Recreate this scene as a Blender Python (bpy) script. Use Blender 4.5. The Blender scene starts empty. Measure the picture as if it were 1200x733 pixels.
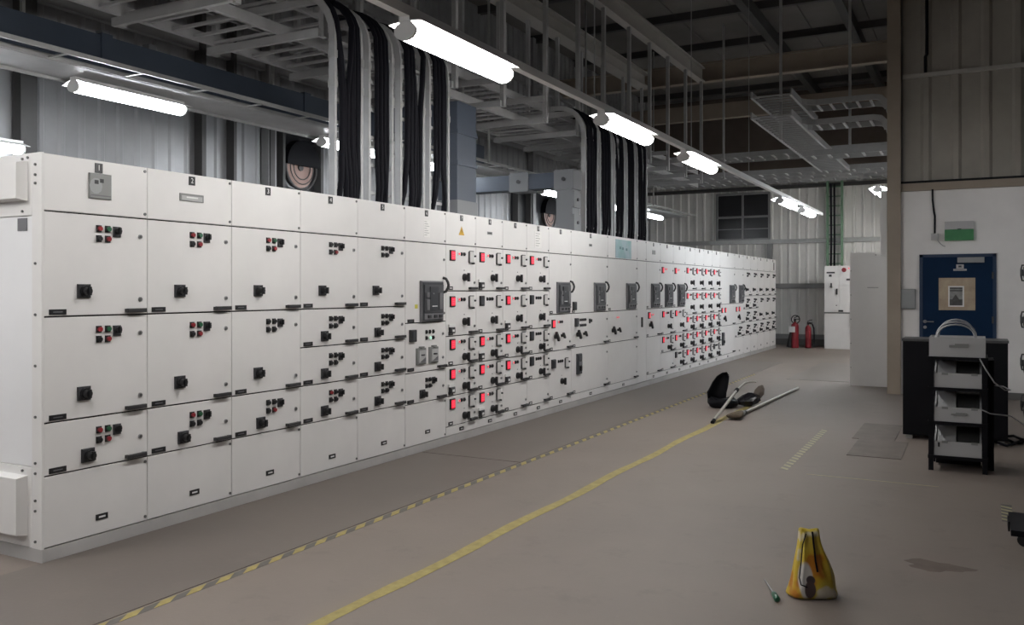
import bpy, math, random
from mathutils import Vector, Matrix
random.seed(7)
S = bpy.context.scene
COL = S.collection
PI = math.pi

# ------------------------------------------------------------ camera
F_PX, VPX, VPY, EYE = 1020.0, 1143.0, 339.0, 1.6
YAW = math.atan((VPX - 600) / F_PX)
cam_d = bpy.data.cameras.new('camera'); cam = bpy.data.objects.new('camera', cam_d); COL.objects.link(cam)
cam_d.sensor_fit = 'HORIZONTAL'; cam_d.sensor_width = 36.0; cam_d.lens = 36.0 * F_PX / 1200.0
cam_d.shift_y = -(366.5 - VPY) / 1200.0
cam_d.clip_start = 0.05; cam_d.clip_end = 200
cam.location = (0, 0, EYE); cam.rotation_euler = (PI / 2, 0, YAW)
S.camera = cam
# ------------------------------------------------------------ world, exposure
W = bpy.data.worlds.new('world'); S.world = W; W.use_nodes = True
W.node_tree.nodes['Background'].inputs[0].default_value = (0.5, 0.55, 0.65, 1)
W.node_tree.nodes['Background'].inputs[1].default_value = 0.02
S.view_settings.view_transform = 'Standard'; S.view_settings.look = 'None'
S.view_settings.gamma = 1.0; S.view_settings.use_curve_mapping = False
S.view_settings.exposure = 0.0
TUBE_MAIN, TUBE_BACK = 71.0, 46.0      # lamp strengths of the tubes

# ------------------------------------------------------------ pixel -> place helpers
FV = (-math.sin(YAW), math.cos(YAW)); RV = (math.cos(YAW), math.sin(YAW))
def ray(x, y):
    u = (x - 600) / F_PX
    return FV[0] + u * RV[0], FV[1] + u * RV[1], (VPY - y) / F_PX
def on_x(x, y, X):
    d = ray(x, y); t = X / d[0]; return Vector((X, t * d[1], EYE + t * d[2]))
def on_y(x, y, Y):
    d = ray(x, y); t = Y / d[1]; return Vector((t * d[0], Y, EYE + t * d[2]))
def on_z(x, y, Z=0.0):
    d = ray(x, y); t = (Z - EYE) / d[2]; return Vector((t * d[0], t * d[1], Z))

# ------------------------------------------------------------ materials
MATS = {}
def mat(name, col, rough=0.5, metal=0.0, var=0.0, scale=4.0, bump=0.0, emit=None, strength=0.0, alpha_glass=False, col2=None, detail=4.0):
    m = bpy.data.materials.new(name); m.use_nodes = True
    nt = m.node_tree; b = nt.nodes['Principled BSDF']
    b.inputs['Base Color'].default_value = (*col, 1); b.inputs['Roughness'].default_value = rough
    b.inputs['Metallic'].default_value = metal
    if emit:
        b.inputs['Emission Color'].default_value = (*emit, 1); b.inputs['Emission Strength'].default_value = strength
    if alpha_glass:
        b.inputs['Transmission Weight'].default_value = 0.9
    if var > 0 or col2:
        tc = nt.nodes.new('ShaderNodeTexCoord'); nz = nt.nodes.new('ShaderNodeTexNoise')
        nz.inputs['Scale'].default_value = scale; nz.inputs['Detail'].default_value = detail; nz.inputs['Roughness'].default_value = 0.6
        nt.links.new(tc.outputs['Object'], nz.inputs['Vector'])
        rp = nt.nodes.new('ShaderNodeValToRGB')
        lo = col2 if col2 else tuple(c * (1 - var) for c in col)
        hi = col if col2 else tuple(min(1, c * (1 + var)) for c in col)
        rp.color_ramp.elements[0].position = 0.32; rp.color_ramp.elements[0].color = (*lo, 1)
        rp.color_ramp.elements[1].position = 0.68; rp.color_ramp.elements[1].color = (*hi, 1)
        nt.links.new(nz.outputs['Fac'], rp.inputs['Fac']); nt.links.new(rp.outputs['Color'], b.inputs['Base Color'])
        if bump > 0:
            bp = nt.nodes.new('ShaderNodeBump'); bp.inputs['Strength'].default_value = bump; bp.inputs['Distance'].default_value = 0.01
            nt.links.new(nz.outputs['Fac'], bp.inputs['Height']); nt.links.new(bp.outputs['Normal'], b.inputs['Normal'])
    MATS[name] = m
    return m
mat('panel_paint', (0.735, 0.722, 0.71), 0.42, var=0.035, scale=1.7)
mat('end_paint', (0.78, 0.78, 0.79), 0.35, var=0.03, scale=1.5)
mat('plinth_paint', (0.43, 0.42, 0.41), 0.55, var=0.08, scale=3)
mat('gasket', (0.018, 0.018, 0.02), 0.8)
mat('black_plastic', (0.012, 0.012, 0.014), 0.38)
mat('dark_plate', (0.03, 0.03, 0.034), 0.5)
mat('grip_black', (0.03, 0.03, 0.032), 0.45)
mat('chrome', (0.42, 0.42, 0.43), 0.3, 0.9)
mat('steel_screw', (0.16, 0.16, 0.16), 0.45, 0.6)
mat('red_button', (0.26, 0.022, 0.03), 0.35)
mat('green_button', (0.02, 0.11, 0.05), 0.35)
mat('black_button', (0.015, 0.015, 0.017), 0.35)
mat('led_red', (0.5, 0.02, 0.04), 0.4, emit=(1, 0.02, 0.05), strength=0.85)
mat('led_redwhite', (0.7, 0.1, 0.12), 0.4, emit=(1, 0.10, 0.13), strength=0.9)
mat('led_green', (0.3, 0.6, 0.45), 0.4, emit=(0.4, 1.0, 0.7), strength=1.2)
mat('segment_red', (0.35, 0.02, 0.05), 0.4, emit=(1, 0.09, 0.14), strength=1.1)
mat('white_print', (0.75, 0.75, 0.74), 0.6)
mat('paper', (0.80, 0.79, 0.77), 0.8, var=0.04, scale=60)
mat('ink_grey', (0.36, 0.36, 0.36), 0.8)
mat('breaker_grey', (0.035, 0.038, 0.044), 0.5)
mat('breaker_mid', (0.06, 0.062, 0.07), 0.45)
mat('breaker_light', (0.14, 0.14, 0.15), 0.45)
mat('clear_cover', (0.66, 0.65, 0.635), 0.25)
mat('cover_line', (0.10, 0.10, 0.10), 0.5)
mat('meter_face', (0.42, 0.42, 0.42), 0.3)
mat('meter_grey', (0.22, 0.225, 0.22), 0.45)
mat('warn_yellow', (0.55, 0.33, 0.03), 0.6)
mat('note_yellow', (0.55, 0.5, 0.08), 0.7)
mat('poster_teal', (0.20, 0.42, 0.43), 0.45, col2=(0.36, 0.50, 0.56), scale=3.2, detail=2)
mat('poster_ink', (0.08, 0.2, 0.22), 0.5)
mat('galv', (0.42, 0.42, 0.41), 0.42, 0.55, var=0.1, scale=6)
mat('tray_paint', (0.41, 0.41, 0.41), 0.5, 0.2, var=0.08, scale=5)
mat('ladder_green', (0.16, 0.27, 0.18), 0.55, var=0.15, scale=8)
mat('cable_black', (0.009, 0.009, 0.013), 0.7)
mat('duct_blue', (0.042, 0.056, 0.082), 0.5, var=0.1, scale=2)
mat('duct_box', (0.17, 0.175, 0.185), 0.5)
mat('lamp_white', (0.75, 0.75, 0.74), 0.4)
mat('tube_main', (1, 1, 1), 0.4, emit=(1.0, 0.98, 0.96), strength=TUBE_MAIN)
mat('tube_back', (1, 1, 1), 0.4, emit=(0.90, 0.95, 1.0), strength=TUBE_BACK)
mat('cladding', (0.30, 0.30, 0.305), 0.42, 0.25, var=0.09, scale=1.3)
mat('cladding_door', (0.33, 0.305, 0.265), 0.55, 0.0, var=0.14, scale=1.1)
mat('steel_beige', (0.32, 0.265, 0.21), 0.55, var=0.08, scale=2)
mat('steel_dark', (0.06, 0.058, 0.057), 0.6, var=0.1, scale=2)
mat('steel_grey', (0.27, 0.27, 0.27), 0.5, 0.2, var=0.08, scale=2)
mat('roof_dark', (0.15, 0.138, 0.13), 0.75, var=0.15, scale=0.9)
mat('wall_dull', (0.14, 0.135, 0.13), 0.8, var=0.05, scale=1.6)
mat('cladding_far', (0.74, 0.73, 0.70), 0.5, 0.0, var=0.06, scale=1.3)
mat('wall_white', (0.80, 0.775, 0.755), 0.75, var=0.05, scale=1.6)
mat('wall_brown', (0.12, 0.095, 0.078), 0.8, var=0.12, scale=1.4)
mat('kerb', (0.13, 0.125, 0.12), 0.8, var=0.1, scale=3)
mat('door_blue', (0.004, 0.020, 0.055), 0.6, var=0.1, scale=2)
mat('door_trim', (0.01, 0.03, 0.075), 0.5)
mat('sign_green', (0.05, 0.22, 0.085), 0.45, var=0.1, scale=7)
mat('sign_white', (0.45, 0.44, 0.44), 0.5)
mat('grey_box', (0.30, 0.31, 0.31), 0.5)
mat('parchment', (0.50, 0.41, 0.29), 0.7, col2=(0.36, 0.27, 0.20), scale=5)
mat('photo_dark', (0.05, 0.05, 0.048), 0.6, col2=(0.10, 0.10, 0.10), scale=18)
mat('photo_mid', (0.25, 0.255, 0.25), 0.6, var=0.25, scale=14)
mat('glass_dark', (0.022, 0.022, 0.024), 0.3, var=0.2, scale=2)
mat('fan_copper', (0.28, 0.18, 0.15), 0.45, 0.2)
mat('cab_black', (0.006, 0.006, 0.008), 0.55)
mat('cab_top', (0.06, 0.06, 0.062), 0.4)
mat('device_white', (0.42, 0.42, 0.425), 0.5)
mat('device_dark', (0.05, 0.05, 0.05), 0.5)
mat('cable_grey', (0.34, 0.34, 0.35), 0.5)
mat('ext_red', (0.20, 0.008, 0.016), 0.35)
mat('tag_white', (0.7, 0.7, 0.7), 0.6)
mat('tape_yellow', (0.315, 0.255, 0.085), 0.7, var=0.18, scale=14)
mat('tape_black', (0.10, 0.092, 0.085), 0.7, var=0.15, scale=14)
mat('tape_pale', (0.36, 0.33, 0.21), 0.7, var=0.15, scale=14)
mat('plate_steel', (0.150, 0.127, 0.112), 0.7, 0.0, var=0.12, scale=5)
mat('pole_alu', (0.46, 0.44, 0.40), 0.35, 0.4)
mat('bristle', (0.12, 0.095, 0.07), 0.85, var=0.3, scale=40)
mat('bag_black', (0.008, 0.008, 0.010), 0.5)
mat('bag_glossy', (0.012, 0.012, 0.015), 0.22)
mat('bag_brown', (0.12, 0.10, 0.085), 0.5)
mat('driver_green', (0.012, 0.10, 0.05), 0.3)
mat('tan_paint', (0.42, 0.40, 0.37), 0.5, var=0.06, scale=2)

for _n in ('cab_black', 'cable_black', 'bag_black', 'door_blue', 'gasket', 'bristle', 'bag_brown'): MATS[_n].node_tree.nodes['Principled BSDF'].inputs['Specular IOR Level'].default_value = 0.12
def floor_mat(name, base, dark, rough, stain):
    m = bpy.data.materials.new(name); m.use_nodes = True; nt = m.node_tree; b = nt.nodes['Principled BSDF']
    tc = nt.nodes.new('ShaderNodeTexCoord')
    def noise(sc, det, ro=0.6):
        n = nt.nodes.new('ShaderNodeTexNoise'); n.inputs['Scale'].default_value = sc; n.inputs['Detail'].default_value = det
        n.inputs['Roughness'].default_value = ro; nt.links.new(tc.outputs['Object'], n.inputs['Vector']); return n
    n1, n2, n3 = noise(0.45, 5), noise(3.5, 8, 0.7), noise(38, 3)
    def mix(a, bb, fac_out, lo, hi):
        r = nt.nodes.new('ShaderNodeMapRange'); r.inputs[1].default_value = lo; r.inputs[2].default_value = hi
        nt.links.new(fac_out, r.inputs[0])
        x = nt.nodes.new('ShaderNodeMix'); x.data_type = 'RGBA'
        nt.links.new(r.outputs[0], x.inputs[0])
        for s, v in ((6, a), (7, bb)):
            if isinstance(v, tuple): x.inputs[s].default_value = (*v, 1)
            else: nt.links.new(v, x.inputs[s])
        return x.outputs[2]
    c = mix(base, dark, n1.outputs['Fac'], 0.4, 0.75)
    c = mix(c, stain, n2.outputs['Fac'], 0.56, 0.86)
    c = mix(c, tuple(v * 1.12 for v in base), n3.outputs['Fac'], 0.60, 0.95)
    nt.links.new(c, b.inputs['Base Color'])
    b.inputs['Roughness'].default_value = rough
    bp = nt.nodes.new('ShaderNodeBump'); bp.inputs['Strength'].default_value = 0.12; bp.inputs['Distance'].default_value = 0.005
    nt.links.new(n3.outputs['Fac'], bp.inputs['Height']); nt.links.new(bp.outputs['Normal'], b.inputs['Normal'])
    MATS[name] = m
floor_mat('concrete', (0.198, 0.165, 0.143), (0.162, 0.135, 0.118), 0.6, (0.140, 0.113, 0.10))
floor_mat('rubber', (0.135, 0.113, 0.098), (0.115, 0.097, 0.086), 0.5, (0.155, 0.131, 0.113))

# ------------------------------------------------------------ mesh builder
class MB:
    def __init__(s): s.v, s.f, s.m, s.s, s.mats = [], [], [], [], []
    def mi(s, m):
        if m not in s.mats: s.mats.append(m)
        return s.mats.index(m)
    def add(s, vs, fs, m, smooth=False):
        o = len(s.v); s.v += [tuple(p) for p in vs]; k = s.mi(m)
        for f in fs: s.f.append([o + i for i in f]); s.m.append(k); s.s.append(smooth)
        return s
    def box(s, x0, x1, y0, y1, z0, z1, m):
        return s.add([(x0,y0,z0),(x1,y0,z0),(x1,y1,z0),(x0,y1,z0),(x0,y0,z1),(x1,y0,z1),(x1,y1,z1),(x0,y1,z1)],
                     [(0,3,2,1),(4,5,6,7),(0,1,5,4),(1,2,6,5),(2,3,7,6),(3,0,4,7)], m)
    def cbox(s, x0, x1, y0, y1, z0, z1, m, c=0.004):
        # box whose +x face is chamfered by c
        vs = [(x0,y0,z0),(x0,y1,z0),(x0,y1,z1),(x0,y0,z1),(x1-c,y0,z0),(x1-c,y1,z0),(x1-c,y1,z1),(x1-c,y0,z1),
              (x1,y0+c,z0+c),(x1,y1-c,z0+c),(x1,y1-c,z1-c),(x1,y0+c,z1-c)]
        fs = [(0,3,2,1)] + [(i, (i+1)%4, 4+(i+1)%4, 4+i) for i in range(4)] + [(4+i, 4+(i+1)%4, 8+(i+1)%4, 8+i) for i in range(4)] + [(8,9,10,11)]
        return s.add(vs, fs, m)
    def cyl(s, p0, p1, r0, m, r1=None, n=10, caps=True, smooth=True):
        p0, p1 = Vector(p0), Vector(p1); r1 = r0 if r1 is None else r1
        d = (p1 - p0).normalized(); a = d.orthogonal().normalized(); b = d.cross(a)
        ring = lambda p, r: [p + r * (math.cos(2*PI*i/n) * a + math.sin(2*PI*i/n) * b) for i in range(n)]
        A, B = ring(p0, r0), ring(p1, r1)
        s.add(A + B, [(i, (i+1)%n, n+(i+1)%n, n+i) for i in range(n)], m, smooth)
        if caps:
            s.add(A, [tuple(reversed(range(n)))], m); s.add(B, [tuple(range(n))], m)
        return s
    def tube(s, path, r, m, n=6, closed=False):
        P = [Vector(p) for p in path]; k = len(P); rings = []; ref = None
        for i, p in enumerate(P):
            t = (P[(i+1) % k if closed else min(i+1, k-1)] - P[(i-1) if closed else max(i-1, 0)]).normalized()
            if ref is None: ref = t.orthogonal().normalized()
            a = (ref - t * ref.dot(t))
            a = a.normalized() if a.length > 1e-6 else t.orthogonal().normalized()
            ref = a; b = t.cross(a)
            rr = r[i] if isinstance(r, (list, tuple)) else r
            rings.append([p + rr * (math.cos(2*PI*j/n) * a + math.sin(2*PI*j/n) * b) for j in range(n)])
        vs = [v for R in rings for v in R]; fs = []
        for i in range(k if closed else k - 1):
            for j in range(n):
                fs.append((i*n+j, i*n+(j+1)%n, ((i+1)%k)*n+(j+1)%n, ((i+1)%k)*n+j))
        s.add(vs, fs, m, True)
        if not closed: s.add(rings[0], [tuple(reversed(range(n)))], m); s.add(rings[-1], [tuple(range(n))], m)
        return s
    def beam(s, path, w, h, m, up=(0, 1, 0)):
        # rectangular section swept on a path; w across 'up', h along 'up'
        P = [Vector(p) for p in path]; U = Vector(up).normalized(); vs = []
        for i, p in enumerate(P):
            t = (P[min(i+1, len(P)-1)] - P[max(i-1, 0)]).normalized(); a = t.cross(U).normalized()
            vs += [p - a*w/2 - U*h/2, p + a*w/2 - U*h/2, p + a*w/2 + U*h/2, p - a*w/2 + U*h/2]
        fs = [(0,3,2,1)]; L = len(P)
        for i in range(L-1):
            for j in range(4): fs.append((4*i+j, 4*i+(j+1)%4, 4*i+4+(j+1)%4, 4*i+4+j))
        fs.append((4*L-4, 4*L-3, 4*L-2, 4*L-1))
        return s.add(vs, fs, m)
    def lathe(s, prof, m, n=14, cx=0, cy=0, smooth=True):
        vs = []
        for r, z in prof: vs += [(cx + r*math.cos(2*PI*i/n), cy + r*math.sin(2*PI*i/n), z) for i in range(n)]
        fs = [(k*n+i, k*n+(i+1)%n, (k+1)*n+(i+1)%n, (k+1)*n+i) for k in range(len(prof)-1) for i in range(n)]
        return s.add(vs, fs, m, smooth)
    def prism(s, poly, x0, x1, m):
        # polygon in (y,z) extruded along x
        n = len(poly)
        s.add([(x0, y, z) for y, z in poly] + [(x1, y, z) for y, z in poly],
              [tuple(reversed(range(n))), tuple(range(n, 2*n))] + [(i, (i+1)%n, n+(i+1)%n, n+i) for i in range(n)], m)
        return s
    def mesh(s, name):
        me = bpy.data.meshes.new(name); me.from_pydata(s.v, [], s.f)
        for m in s.mats: me.materials.append(MATS[m])
        me.polygons.foreach_set('material_index', s.m); me.polygons.foreach_set('use_smooth', s.s); me.update()
        return me
    def obj(s, name, parent=None, loc=(0, 0, 0), rot=None):
        return link(name, s.mesh(name), parent, loc, rot)
def link(name, me, parent=None, loc=(0, 0, 0), rot=None):
    o = bpy.data.objects.new(name, me); COL.objects.link(o); o.location = loc
    if rot: o.rotation_euler = rot
    if parent: o.parent = parent
    return o
ORD = 'first second third fourth fifth sixth seventh eighth ninth tenth eleventh twelfth thirteenth fourteenth'.split()
def tag(o, label, cat=None, group=None, kind=None):
    o['label'] = label
    if cat: o['category'] = cat
    if group: o['group'] = group
    if kind: o['kind'] = kind
    return o
def thing(name, label, cat, loc=(0, 0, 0), rz=0, group=None):
    o = bpy.data.objects.new(name, None); COL.objects.link(o); o.location = loc; o.rotation_euler = (0, 0, rz)
    o.empty_display_size = 0.1
    return tag(o, label, cat, group)
def struct(name, label, mb, loc=(0, 0, 0), rot=None):
    return tag(mb.obj(name, None, loc, rot), label, kind='structure')
CACHE = {}
def shared(key, fn):
    if key not in CACHE: CACHE[key] = fn().mesh(key)
    return CACHE[key]

# ============================================================ THE BUILDING
XF = -4.8           # front plane of the switchgear doors
XB = -5.6           # its back
XL, YFAR, YDOOR = -9.0, 26.0, 14.5
ZROOF = 7.4
struct('floor', 'grey-brown concrete floor of the switchgear hall', MB().box(-9.3, 5.2, -5.2, 26.4, -0.2, 0, 'concrete'))
# roof: sheets on purlins
roof = struct('ceiling', 'dark roof sheeting high above the hall', MB().box(-9.3, 5.2, -5.2, 26.4, ZROOF + 0.05, ZROOF + 0.15, 'roof_dark'))
for k in range(12):
    x0 = -9.2 + 1.2 * k
    MB().box(0, 1.18, -5.1, 26.3, -0.0, 0.04, 'roof_dark').obj('roof_sheet', roof, (x0, 0, ZROOF))
for k in range(13):
    struct('trim_%d' % (1 + k), 'dark roof purlin under the sheeting, %s from the near wall' % ORD[k],
           MB().box(-9.0, 5.0, 0, 0.12, ZROOF - 0.16, ZROOF, 'steel_dark'), (0, -3.8 + 2.4 * k, 0))
for k, x in enumerate((-4.0, -2.35, -0.7, 2.0)):
    struct('trim_%d' % (20 + k), 'dark rafter beam running along under the roof, %s from the tray beams' % ORD[k],
           MB().box(x, x + 0.16, -5, 26, ZROOF - 0.42, ZROOF - 0.16, 'steel_dark'))

def sheet_mesh(key, H, m, width=1.0, period=0.25, rib=0.028):
    def fn():
        b = MB(); pts = []; n = int(round(width / period))
        for i in range(n):
            y = i * period
            pts += [(0, y), (0, y + period*0.62), (rib, y + period*0.72), (rib, y + period*0.90)]
        pts.append((0, width))
        vs = [(x, y, 0) for x, y in pts] + [(x, y, H) for x, y in pts]; L = len(pts)
        b.add(vs, [(i, i+1, L+i+1, L+i) for i in range(L-1)], m)
        # back skin gives the sheet thickness
        b.add([(-0.004, 0, 0), (-0.004, width, 0), (-0.004, width, H), (-0.004, 0, H)], [(0, 3, 2, 1)], m)
        return b
    return shared(key, fn)
# left wall (normal +x)
wl = struct('wall_left', 'grey ribbed metal cladding wall behind the switchgear', MB().box(XL - 0.1, XL, -5.2, 26.2, 0, ZROOF + 0.05, 'steel_grey'))
for k in range(31):
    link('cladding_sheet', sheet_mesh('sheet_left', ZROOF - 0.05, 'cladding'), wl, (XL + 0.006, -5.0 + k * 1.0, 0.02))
# far wall (normal -y): rotate sheets -90deg about z
wf = struct('wall_far', 'grey ribbed metal wall at the far end of the hall', MB().box(-9.1, 5.1, YFAR, YFAR + 0.1, 0, ZROOF + 0.05, 'steel_grey'))
for k in range(9):
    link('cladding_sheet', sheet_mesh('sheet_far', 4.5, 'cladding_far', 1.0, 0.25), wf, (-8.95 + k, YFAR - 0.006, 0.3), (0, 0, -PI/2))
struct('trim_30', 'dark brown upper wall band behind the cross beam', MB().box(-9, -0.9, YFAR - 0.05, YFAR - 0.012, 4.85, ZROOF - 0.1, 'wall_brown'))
for k, (z, h, d) in enumerate(((0.0, 0.17, 0.14), (1.62, 0.14, 0.10), (2.92, 0.12, 0.10), (4.50, 0.10, 0.10))):
    struct('trim_%d' % (31 + k), ['concrete kerb along the foot of the far wall', 'horizontal wall rail above the extinguishers', 'pale horizontal wall rail at window sill height', 'dark horizontal rail above the louvre window'][k],
           MB().box(-9, -1.0, YFAR - 0.035 - d, YFAR - 0.035, z, z + h, ['kerb', 'steel_grey', 'galv', 'steel_dark'][k]))
struct('trim_36', 'far wall stanchion beside the louvre window', MB().box(-5.35, -5.2, YFAR - 0.16, YFAR - 0.04, 0.17, 2.92, 'steel_grey'))
# left wall stanchions and rails
for k, y in enumerate((5.63, 8.05, 8.6, 9.25, 11.2, 14.6, 17.6, 21.0)):
    w = (0.18, 0.07, 0.05, 0.16, 0.12, 0.14, 0.14, 0.14)[k]
    struct('trim_%d' % (40 + k), 'steel stanchion on the ribbed left wall, %s from the near end' % ORD[k],
           MB().box(XL + 0.035, XL + 0.035 + 0.14, y, y + w, 0, ZROOF - 0.1, 'steel_dark' if k in (0, 1, 2) else 'steel_grey'))
for k, (z, h) in enumerate(((2.0, 0.12), (4.7, 0.12), (6.2, 0.12))):
    struct('trim_%d' % (50 + k), 'horizontal rail on the left wall, %s' % ('lowest', 'middle', 'highest')[k],
           MB().box(XL + 0.035, XL + 0.12, -5, 26, z, z + h, 'steel_grey'))
# partition wall with the blue door (plane y = YDOOR), and the right wall beyond it
dx0, dx1, dz = -0.745, 0.27, 2.12
pw = MB()
pw.box(-1.0, dx0, YDOOR, YDOOR + 0.15, 0, 3.08, 'wall_white'); pw.box(dx1, 5.0, YDOOR, YDOOR + 0.15, 0, 3.08, 'wall_white'); pw.box(dx0, dx1, YDOOR, YDOOR + 0.15, dz, 3.08, 'wall_white')
wp = struct('wall_partition', 'white plastered wall around the blue door', pw)
wu = struct('wall_right', 'beige ribbed cladding high above the white door wall', MB().box(-1.0, 5.0, YDOOR + 0.06, YDOOR + 0.15, 3.10, ZROOF + 0.05, 'steel_grey'))
sh_w, sh_p = 1.2, 0.40
for k in range(5):
    link('cladding_sheet', sheet_mesh('sheet_right', 1.58, 'cladding_door', 1.2, 0.40, 0.035), wu, (-0.98 + k*1.2, YDOOR + 0.05, 3.24), (0, 0, -PI/2))
    link('cladding_sheet', sheet_mesh('sheet_right_up', ZROOF - 4.9, 'cladding_door', 1.2, 0.40, 0.035), wu, (-0.98 + k*1.2, YDOOR + 0.05, 4.86), (0, 0, -PI/2))
struct('trim_60', 'beige lintel channel between white wall and cladding', MB().box(-1.0, 5.0, YDOOR - 0.03, YDOOR + 0.10, 3.085, 3.20, 'steel_beige').box(-1.0, 5.0, YDOOR - 0.015, YDOOR + 0.10, 3.20, 3.235, 'gasket'))
struct('trim_61', 'horizontal rail joining the upper and lower cladding sheets', MB().box(-0.98, 5.0, YDOOR - 0.012, YDOOR + 0.10, 4.80, 4.86, 'tan_paint'))
# corner steel column: H section
hc = MB().box(-1.19, -1.0, YDOOR - 0.08, YDOOR - 0.055, 0, ZROOF, 'steel_beige').box(-1.19, -1.0, YDOOR + 0.125, YDOOR + 0.15, 0, ZROOF, 'steel_beige').box(-1.115, -1.075, YDOOR - 0.06, YDOOR + 0.13, 0, ZROOF, 'steel_beige')
struct('trim_62', 'tall beige steel column at the corner of the door wall', hc)
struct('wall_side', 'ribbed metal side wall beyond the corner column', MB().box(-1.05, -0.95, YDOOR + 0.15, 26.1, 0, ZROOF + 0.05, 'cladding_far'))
struct('wall_east', 'plain wall on the right outside the view', MB().box(5.0, 5.1, -5.2, 14.7, 0, ZROOF + 0.05, 'wall_dull'))
struct('wall_near', 'plain wall behind the viewer', MB().box(-9.1, 5.1, -5.2, -5.1, 0, ZROOF + 0.05, 'wall_dull'))
struct('baseboard_partition', 'dark skirting strip at the foot of the white wall', MB().box(dx1 + 0.02, 5.0, YDOOR - 0.02, YDOOR - 0.001, 0, 0.10, 'kerb'))
# long beams above the trays, cross beam, eaves
ZB = 6.25
struct('trim_63', 'long pale steel beam the tray hangers drop from', MB().box(-5.52, -5.36, -5, 19.3, ZB, ZB + 0.03, 'tan_paint').box(-5.46, -5.42, -5, 19.3, ZB + 0.03, ZB + 0.30, 'tan_paint').box(-5.52, -5.36, -5, 19.3, ZB + 0.30, ZB + 0.33, 'tan_paint'))
struct('trim_64', 'second long steel beam behind the tray hangers', MB().box(-6.95, -6.65, -5, 19.3, ZB, ZB + 0.03, 'tan_paint').box(-6.82, -6.78, -5, 19.3, ZB + 0.03, ZB + 0.30, 'tan_paint').box(-6.95, -6.65, -5, 19.3, ZB + 0.30, ZB + 0.33, 'tan_paint'))
struct('trim_65', 'beige cross beam spanning to the corner column under the roof', MB().box(-9, -1.05, 19.3, 19.5, ZB + 0.02, ZB + 0.05, 'steel_beige').box(-9, -1.05, 19.38, 19.42, ZB + 0.05, ZB + 0.42, 'steel_beige').box(-9, -1.05, 19.3, 19.5, ZB + 0.42, ZB + 0.45, 'steel_beige'))
struct('trim_66', 'second brown cross beam behind the first under the roof', MB().box(-9, -1.05, 22.8, 23.0, ZB - 0.15, ZB + 0.25, 'steel_beige'))

# louvre window in the far wall
win = struct('window_1', 'dark louvre window high in the far wall', MB().box(-6.83, -5.30, YFAR - 0.05, YFAR - 0.02, 3.05, 4.42, 'glass_dark'))
fr = MB()
for z in (3.03, 3.70, 4.38): fr.box(-6.86, -5.27, YFAR - 0.10, YFAR - 0.05, z, z + 0.06, 'steel_grey')
for x in (-6.86, -6.10, -5.33): fr.box(x, x + 0.06, YFAR - 0.105, YFAR - 0.045, 3.03, 4.44, 'steel_grey')
fr.obj('window_frame', win)
for x in (-6.80, -6.04):
    for z in (3.10, 3.77): MB().box(x, x + 0.70, YFAR - 0.07, YFAR - 0.052, z, z + 0.60, 'glass_dark').obj('pane', win)
    MB().box(x, x + 0.70, YFAR - 0.085, YFAR - 0.071, 3.36, 3.385, 'steel_grey').obj('glazing_bar', win)

# ============================================================ SWITCHGEAR HARDWARE (shared meshes; +x out of the door)
def h_isolator():
    b = MB().cbox(0, 0.014, -0.044, 0.044, -0.042, 0.042, 'dark_plate'); b.cyl((0.014, 0, 0), (0.030, 0, 0), 0.033, 'black_plastic', n=14)
    b.cyl((0.030, 0, 0), (0.058, 0, 0), 0.026, 'black_plastic', 0.022, n=14); b.box(0.05, 0.068, -0.009, 0.009, -0.026, 0.026, 'black_plastic'); return b
def h_button(c):
    def fn():
        b = MB().cbox(0, 0.010, -0.018, 0.018, -0.021, 0.021, 'black_plastic', 0.003); b.cyl((0.010, 0, 0), (0.024, 0, 0), 0.0145, c, n=10); return b
    return fn
def h_selector():
    b = MB().cbox(0, 0.012, -0.027, 0.027, -0.033, 0.033, 'dark_plate'); b.cyl((0.012, 0, 0.006), (0.03, 0, 0.006), 0.02, 'black_plastic', n=12)
    b.box(0.03, 0.042, -0.007, 0.007, -0.014, 0.026, 'black_plastic'); return b
def h_lock():
    return MB().cyl((0, 0, 0), (0.008, 0, 0), 0.015, 'chrome', n=12).cyl((0.008, 0, 0), (0.012, 0, 0), 0.010, 'steel_screw', n=8)
def h_plate(): return MB().box(0, 0.004, -0.055, 0.055, -0.016, 0.016, 'black_plastic').box(0.004, 0.005, -0.030, 0.030, -0.003, 0.003, 'breaker_light')
def h_plate_white(): return MB().box(0, 0.004, -0.042, 0.042, -0.018, 0.018, 'black_plastic').box(0.004, 0.005, -0.022, 0.024, -0.006, 0.005, 'white_print')
def h_grip():
    b = MB().box(0, 0.022, -0.072, -0.055, -0.010, 0.012, 'grip_black').box(0, 0.022, 0.055, 0.072, -0.010, 0.012, 'grip_black')
    return b.cbox(0.018, 0.036, -0.072, 0.072, -0.012, 0.014, 'grip_black')
def h_display(lit):
    def fn():
        b = MB().cbox(0, 0.016, -0.050, 0.050, -0.056, 0.056, 'black_plastic', 0.008)
        if lit:
            b.box(0.016, 0.018, -0.034, 0.034, -0.042, 0.042, 'led_red')
            for z in (0.022, 0.0, -0.022): b.box(0.018, 0.0185, -0.022, 0.022, z - 0.005, z + 0.005, 'segment_red')
        else:
            b.box(0.016, 0.0175, -0.034, 0.034, -0.042, 0.042, 'breaker_grey')
        return b
    return fn
def h_led(c):
    def fn(): return MB().cbox(0, 0.010, -0.015, 0.015, -0.019, 0.019, 'black_plastic' if c == 'black_button' else 'white_print', 0.003).cyl((0.010, 0, 0), (0.017, 0, 0), 0.011, c, n=8)
    return fn
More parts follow.
